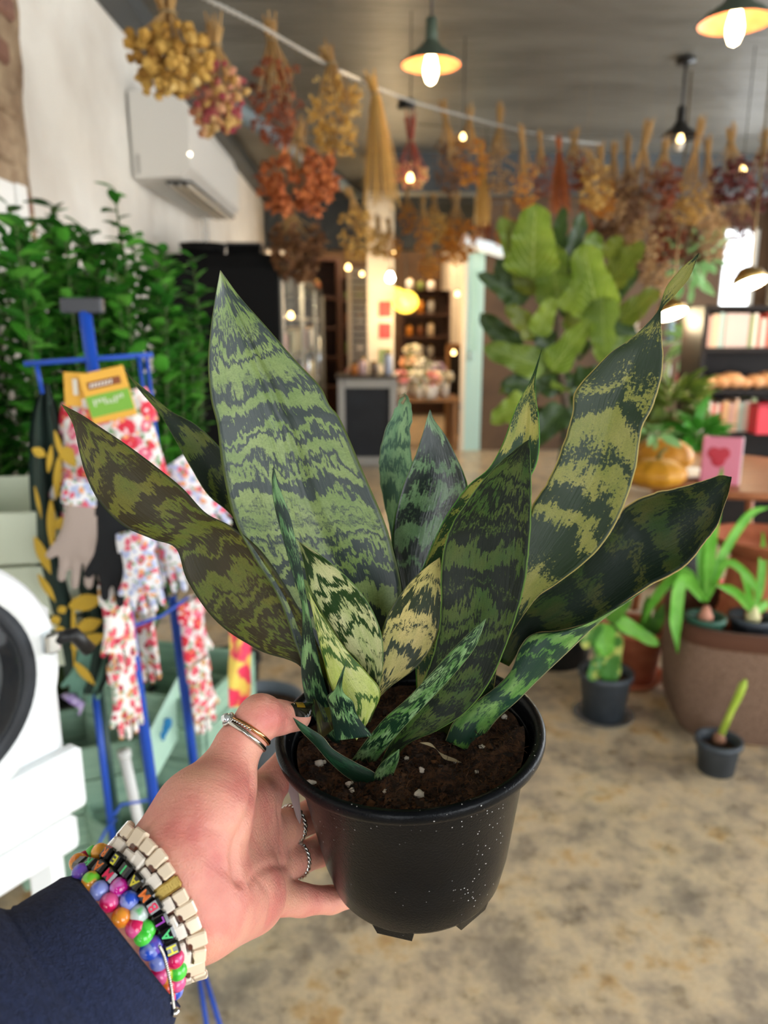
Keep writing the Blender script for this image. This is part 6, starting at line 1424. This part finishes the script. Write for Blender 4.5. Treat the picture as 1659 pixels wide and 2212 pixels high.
for zi, z in enumerate((.51, .86, 1.21)):
    for j in range(6):
        y = cy0+.25+.75*j; x = cr_-.12
        jar('%s vase, %s from the near end on the %s shelf inside the cooler' % (['cream', 'sand', 'pink', 'white', 'lime', 'apricot', 'ivory', 'rose'][(zi*3+j) % 8], ORD[j], ('bottom', 'middle', 'upper')[zi]), x, y, z+.0075, .06, .22, FLC[(zi*3+j) % 8], 'vase', 'vases in the display cooler')
l = bpy.data.lights.new('cooler_lamp', 'POINT'); l.energy = 10; l.color = (1, .88, .6); l.shadow_soft_size = .06; lo_ = bpy.data.objects.new('cooler_lamp', l); COL.objects.link(lo_); lo_.parent = cab; lo_.location = (.2, -.6, 1.68)
# hat and bowls on top of the cooler
p = PY(433, 545, cy0+.12); t = thing('black_basin', 'flat black basin on top of the cooler', 'basin', (p.x, cy0+.2, ct)); MB().lathe([(.001, 0), (.12, 0), (.135, .07), (.128, .07), (.11, .01), (.001, .01)], 32, Matrix.Translation((p.x, cy0+.2, ct+.001))).build('basin', M_blk, t, True)
MB().tube([(p.x+.02, cy0+.2, ct+.01), (p.x+.02, cy0+.2, ct+.22)], .018, 10).build('glass_tube', mat('clear_plastic', '#d8d4cc', .1, alpha=.4), t, True)
t = thing('black_box', 'small dark carton on top of the cooler behind the basin', 'box', (p.x+.25, cy0+.4, ct)); MB().box((p.x+.22, cy0+.4, ct+.041), (.2, .2, .08), None, .004).build('carton', M_blk, t); MB().box((p.x+.22, cy0+.4, ct+.084), (.21, .21, .012), None, .003).build('lid', M_dkblue, t)
# counter with chalkboard front
CYY = 8.0; c0_ = PY(735, 822, CYY); c1_ = PY(852, 818, CYY)
M_gframe = mat('light_grey_frame', '#b3b1ac', .5); M_chalk = mat('chalkboard', '#23262c', .7, col2='#2b2f36', nscale=4)
ctr_ = thing('sales_counter', 'counter with a black panel in a light grey frame', 'counter', ((c0_.x+c1_.x)/2, CYY+.3, 0)); w_ = c1_.x-c0_.x+.04; cxm = (c0_.x+c1_.x)/2; hz = c1_.z
MB().box((cxm, CYY+.3, hz/2), (w_, .56, hz), None, .004).build('carcass', M_chalk, ctr_)
for sx in (-1, 1): MB().box((cxm+sx*(w_/2-.03), CYY+.01, hz/2), (.07, .03, hz), None, .003).build('frame_upright', M_gframe, ctr_)
for z in (.05, hz-.05): MB().box((cxm, CYY+.008, z), (w_-.1, .026, .09), None, .003).build('frame_rail', M_gframe, ctr_)
MB().box((cxm, CYY+.28, hz+.015), (w_+.06, .64, .03), None, .004).build('worktop', mat('dark_worktop', '#3a332d', .4), ctr_)
for k, (px, hh, c, lab) in enumerate([(766, .12, '#c87a3a', 'orange bottle at the left end of the counter'), (782, .17, '#dcb8b4', 'pale pink canister on the counter'), (808, .14, '#7d6a5a', 'brown carton-shaped jar on the counter'), (838, .24, '#c9cfe0', 'tall pale blue bottle at the right end of the counter')]):
    p = PY(px, 800, CYY+.2); jar(lab, p.x, CYY+.2, hz+.031, .045, hh, c, 'bottle')
# cream column with posters
M_poster = mat('red_poster_print', '#b84848', .6)
p0 = PY(822, 700, 8.9); colm = thing('cream_column', 'cream square column with small red posters behind the counter', 'column', (p0.x, 9.0, 0))
MB().box((p0.x, 9.05, HC/2-.05), (.30, .30, HC-.1), None, .006).build('shaft', M_cream, colm)
for z, c in ((1.62, M_poster), (1.38, M_poster), (1.1, mat('green_poster', '#8a9a6a', .6))): MB().box((p0.x+.05, 8.893, z), (.14, .006, .17)).build('poster', c, colm)
p1 = PY(782, 700, 9.6); sh = thing('louvred_shutter', 'tall cream louvred shutter left of the column', 'shutter', (p1.x, 9.6, 0))
MB().box((p1.x-.15, 9.6, 1.05), (.05, .04, 2.1), None, .003).build('stile', M_cream, sh); MB().box((p1.x+.15, 9.6, 1.05), (.05, .04, 2.1), None, .003).build('stile', M_cream, sh)
for k in range(26): MB().box((p1.x, 9.6, .12+k*.078), (.26, .012, .06), Matrix.Rotation(.5, 3, 'X')).build('slat', M_gframe, sh)
# dark brown shelving on the far wall with goods
M_brw = mat('dark_brown_wood', '#4a2a18', .55, col2='#3a2012', nscale=7, stretch=(1, 1, 6))
def far_unit(label, x0, x1, y, ztop, levels, seed, gname):
    t = thing('wooden_shelving', label, 'shelving', ((x0+x1)/2, y, 0))
    for z in levels+[ztop]: MB().box(((x0+x1)/2, y, z), (x1-x0, .36, .035), None, .003).build('shelf_board', M_brw, t)
    for x in (x0, x1): MB().box((x, y, ztop/2), (.05, .36, ztop), None, .003).build('side_panel', M_brw, t)
    MB().box(((x0+x1)/2, y+.17, ztop/2), (x1-x0, .015, ztop)).build('back_panel', M_brw, t)
    rng = random.Random(seed); words = ['cream', 'rust', 'white', 'olive', 'pink', 'amber', 'grey', 'brown']; cc = ['#e6d2b0', '#a8482a', '#ece4d8', '#6a7a3a', '#d89a98', '#d88a30', '#a8a49c', '#7a4a2a']
    for li, z in enumerate(levels):
        n_ = int((x1-x0-.1)/.17)
        for j in range(n_):
            k = rng.randrange(8); jar('%s canister, %s from the left on the %s shelf of %s' % (words[k], ORD[j], ORD[li], gname), x0+.12+.17*j, y-.06, z+.0185, .055, rng.uniform(.12, .24), cc[k], 'canister', 'canisters on ' + gname)
xa, xb = PY(868, 700, 12.5).x, PY(972, 700, 12.5).x
far_unit('dark brown wooden shelving in the far centre', xa, xb, 12.6, PY(900, 630, 12.5).z, [.5, .9, 1.25, 1.6, 1.95], 2, 'the far centre shelving')
xa, xb = PY(668, 700, 11.0).x, PY(732, 700, 11.0).x
far_unit('dark shelving glimpsed just past the end of the glass cooler', xa, xb, 11.0, 2.3, [.6, 1.0, 1.4, 1.8], 9, 'the shelving past the cooler')
xa, xb = PY(736, 700, 12.0).x, PY(800, 700, 12.0).x
far_unit('narrow dark shelving between cooler and shutter', xa, xb, 12.0, PY(760, 600, 12.0).z, [.6, 1.0, 1.4, 1.8], 5, 'the narrow shelving')
# framed mirror leaning at the right of the passage
xm = PY(990, 800, 10.0); M_woodf = mat('tan_wood_frame', '#8a5f36', .5); mir = thing('floor_mirror', 'tall tan-framed mirror standing before the mint door', 'mirror', (xm.x, 10.0, 0)); zt_ = PY(990, 742, 10).z
MB().box((xm.x-.14, 10.0, zt_/2), (.05, .04, zt_), None, .004).build('frame_side', M_woodf, mir); MB().box((xm.x+.14, 10.0, zt_/2), (.05, .04, zt_), None, .004).build('frame_side', M_woodf, mir); MB().box((xm.x, 10.0, zt_-.025), (.33, .045, .05), None, .004).build('frame_top', M_woodf, mir); MB().box((xm.x, 10.01, zt_/2), (.24, .01, zt_-.1)).build('panel', M_dkw, mir)
# mint door at the end of the bay
d0 = PY(1008, 700, 8.95).x; d1 = XC
md = MB(); md.box(((d0+d1)/2, 9.02, 1.12), (d1-d0, .06, 2.24), None, .004); dr = md.build('door_1', M_mint, None); dr['kind'] = 'structure'
hd = MB().tube([(d0+.05, 8.97, 1.05), (d0+.05, 8.97, 1.15)], .01, 6).build('door_handle', M_chrome, dr, True)
MB().box((d0-.025, 9.0, 1.14), (.05, .09, 2.28)).build('door_jamb', M_cream, dr)
MB().box(((d0+d1)/2, 8.99, 1.6), (d1-d0-.12, .012, .9)).build('door_panel', mat('mint_panel', '#a9cfc4', .5), dr)
tw = MB().box((PY(1050, 560, 8.6).x, 8.8, 2.28), (.5, .25, .10), Matrix.Rotation(.3, 3, 'Y'), .01).build('light_fitting', mat('pale_blue_fitting', '#dfeaf0', .4, emit=.25, ecol=(.9, .97, 1)), None); tag(tw, 'pale blue-white tube fitting above the mint door', 'lamp')
# yellow globe lamps
M_globe = mat('yellow_globe', '#e8b020', .3, emit=2.2, ecol=(1, .68, .08))
for i, (px, py, Y, r, lab) in enumerate([(856, 640, 9.3, .10, 'yellow globe lamp, the smaller one behind'), (876, 652, 8.7, .125, 'yellow globe lamp, the larger one in front')]):
    p = PY(px, py, Y); t = thing('globe_lamp', lab, 'lamp', p, 'yellow globe lamps'); MB().ico(p, r, 3, (1.1, 1, .95)).build('globe', M_globe, t, True); MB().tube([p+Vector((0, 0, r*.9)), Vector((p.x, p.y, HC-.02))], .006, 6).build('cord', M_lampk, t, True)
    l = bpy.data.lights.new('globe_light', 'POINT'); l.energy = 14; l.color = (1, .72, .38); l.shadow_soft_size = .12; lo_ = bpy.data.objects.new('globe_light', l); COL.objects.link(lo_); lo_.parent = t; lo_.location = (0, -.3, -.1)
# bare bulbs and fairy lights
M_fairy = mat('fairy_bulb', '#ffe2a0', .3, emit=7, ecol=(1, .62, .22))
M_edison = mat('white_hot_bulb', '#fff0d0', .3, emit=22, ecol=(1, .84, .6))
def bulb(label, px, py, Y, r, mt, energy=0, cord=True):
    p = PY(px, py, Y); t = thing('hanging_bulb', label, 'light bulb', p, 'small warm bulbs'); MB().lathe([(.001, -r), (r*.7, -r*.8), (r, -r*.1), (r*.6, r*.8), (r*.35, r*1.3), (.001, r*1.4)], 16, Matrix.Translation(p)).build('bulb', mt, t, True)
    MB().lathe([(r*.4, r*1.2), (r*.42, r*2.2), (.001, r*2.3)], 12, Matrix.Translation(p)).build('bulb_cap', M_lampk, t, True)
    MB().tube([p+Vector((0, 0, r*2.2)), Vector((p.x, p.y, HC-.02))], .003, 5).build('cord', M_lampk, t, True)
    if energy:
        l = bpy.data.lights.new('bulb_glow', 'POINT'); l.energy = energy; l.color = (1, .76, .46); l.shadow_soft_size = .05; lo_ = bpy.data.objects.new('bulb_glow', l); COL.objects.link(lo_); lo_.parent = t; lo_.location = (0, -.12, -.05)
bulb('white-hot bare bulb right of the cream column', 843, 600, 8.4, .045, M_edison, 9)
for i, (px, py, Y, r, lab) in enumerate([(752, 578, 9.0, .030, 'upper left of two small bulbs above the cooler end'), (782, 592, 9.0, .022, 'dim small bulb right of its brighter neighbour above the cooler'), (1046, 482, 6.6, .028, 'small round bulb hanging left of the fig top'), (988, 635, 9.0, .024, 'small bulb left of the mint door'), (980, 762, 9.4, .026, 'small low bulb in front of the tan mirror'), (628, 682, 5.2, .020, 'bright bulb inside the near end of the cooler'), (1604, 368, 4.8, .020, 'tiny bulb among the dark red dried flowers'), (1000, 296, 4.7, .016, 'tiny bulb at the amber bunch under the ceiling'), (1470, 300, 4.9, .02, 'tiny bulb under the black unlit pendant'), (385, 350, 4.1, .008, 'tiny lamp at the corner of the air conditioner'), (886, 385, 4.35, .02, 'bulb among the pink head with red stalks'), (848, 545, 8.6, .022, 'dim bulb above the white-hot one')]):
    if i == 9: continue
    bulb(lab, px, py, Y, r, M_fairy)
for i, (x, y, e) in enumerate([(-.2, 10.6, 70), (.5, 12.0, 70)]):      # unseen can lamps added to warm and brighten the far end
    t = thing('ceiling_can', ['round ceiling can light, nearer of the two at the far end', 'round ceiling can light, farther of the two at the far end'][i], 'lamp', (x, y, HC-.06)); MB().lathe([(.07, 0), (.075, .06)], 20, Matrix.Translation((x, y, HC-.065))).build('can', M_lampk, t, True); MB().lathe([(.001, 0), (.06, 0), (.06, .005), (.001, .006)], 20, Matrix.Translation((x, y, HC-.06))).build('lens', M_fairy, t, True)
    l = bpy.data.lights.new('can_light', 'POINT'); l.energy = e; l.color = (1, .76, .5); l.shadow_soft_size = .07; lo_ = bpy.data.objects.new('can_light', l); COL.objects.link(lo_); lo_.parent = t; lo_.location = (0, 0, -.08)
# display table heaped with bouquets in the middle distance
dt = thing('display_table', 'low wooden display table heaped with pastel bouquets', 'table', (PY(920, 880, 9.2).x, 9.2, 0)); q = PY(915, 900, 9.2); dz = .62
MB().box((q.x, 9.2, dz-.02), (.8, .6, .04), None, .005).build('table_top', M_woodf, dt)
for sx in (-.35, .35):
    for sy in (-.25, .25): MB().box((q.x+sx, 9.2+sy, (dz-.04)/2), (.05, .05, dz-.04)).build('leg', M_woodf, dt)
BQ = [('pink', ['#d87a8a', '#e8a8a8', '#c8505a', '#6a8a4a']), ('cream', ['#efe2c8', '#e0cfa8', '#f4efe4', '#7a8a5a']), ('white', ['#f2eee8', '#dcd4cc', '#8a9a6a', '#fff8f0']), ('peach', ['#e8a880', '#d88a60', '#f0c8a8', '#6a7a3a']), ('lilac', ['#c8b0d0', '#a88ab8', '#e8e0ee', '#6a8a5a'])]
for i, (px, py, Y, c) in enumerate([(868, 850, 9.0, 0), (892, 820, 9.1, 1), (915, 790, 9.3, 2), (935, 830, 9.0, 3), (905, 860, 8.95, 2), (945, 800, 9.35, 4), (880, 785, 9.35, 3), (925, 870, 8.92, 0), (890, 760, 9.4, 1), (960, 850, 9.1, 1)]):
    nm, pal = BQ[c]; p = PY(px, py, Y); p.x = min(max(p.x, q.x-.36), q.x+.36); rng = random.Random(i); t = thing('bouquet', '%s bouquet on the low display table, %s of the heap counted from front left' % (nm, ORD[i]), 'bouquet', (p.x, Y, dz), 'bouquets on the display table')
    MB().lathe([(.001, 0), (.05, 0), (.06, .16), (.001, .16)], 14, Matrix.Translation((p.x, Y, dz+.001))).build('vase', mat('bouquet_vase', '#cfc4b4', .4), t, True)
    mb = MB()
    for k in range(30):
        d = Vector((rng.gauss(0, 1), rng.gauss(0, 1), rng.gauss(.3, .7))).normalized(); mb.ico(Vector((p.x, Y, max(dz+.22, p.z)))+d*.085, rng.uniform(.018, .034), 0, (1, 1, .8), .3, rng)
    mb.build('blooms', mat('bouquet_'+nm, pal[0], .7, island=pal), t, False, kind='stuff')
    MB().tube([(p.x, Y, dz+.1), (p.x, Y, max(dz+.2, p.z-.02))], .02, 7).build('stems', M_olive, t, True)
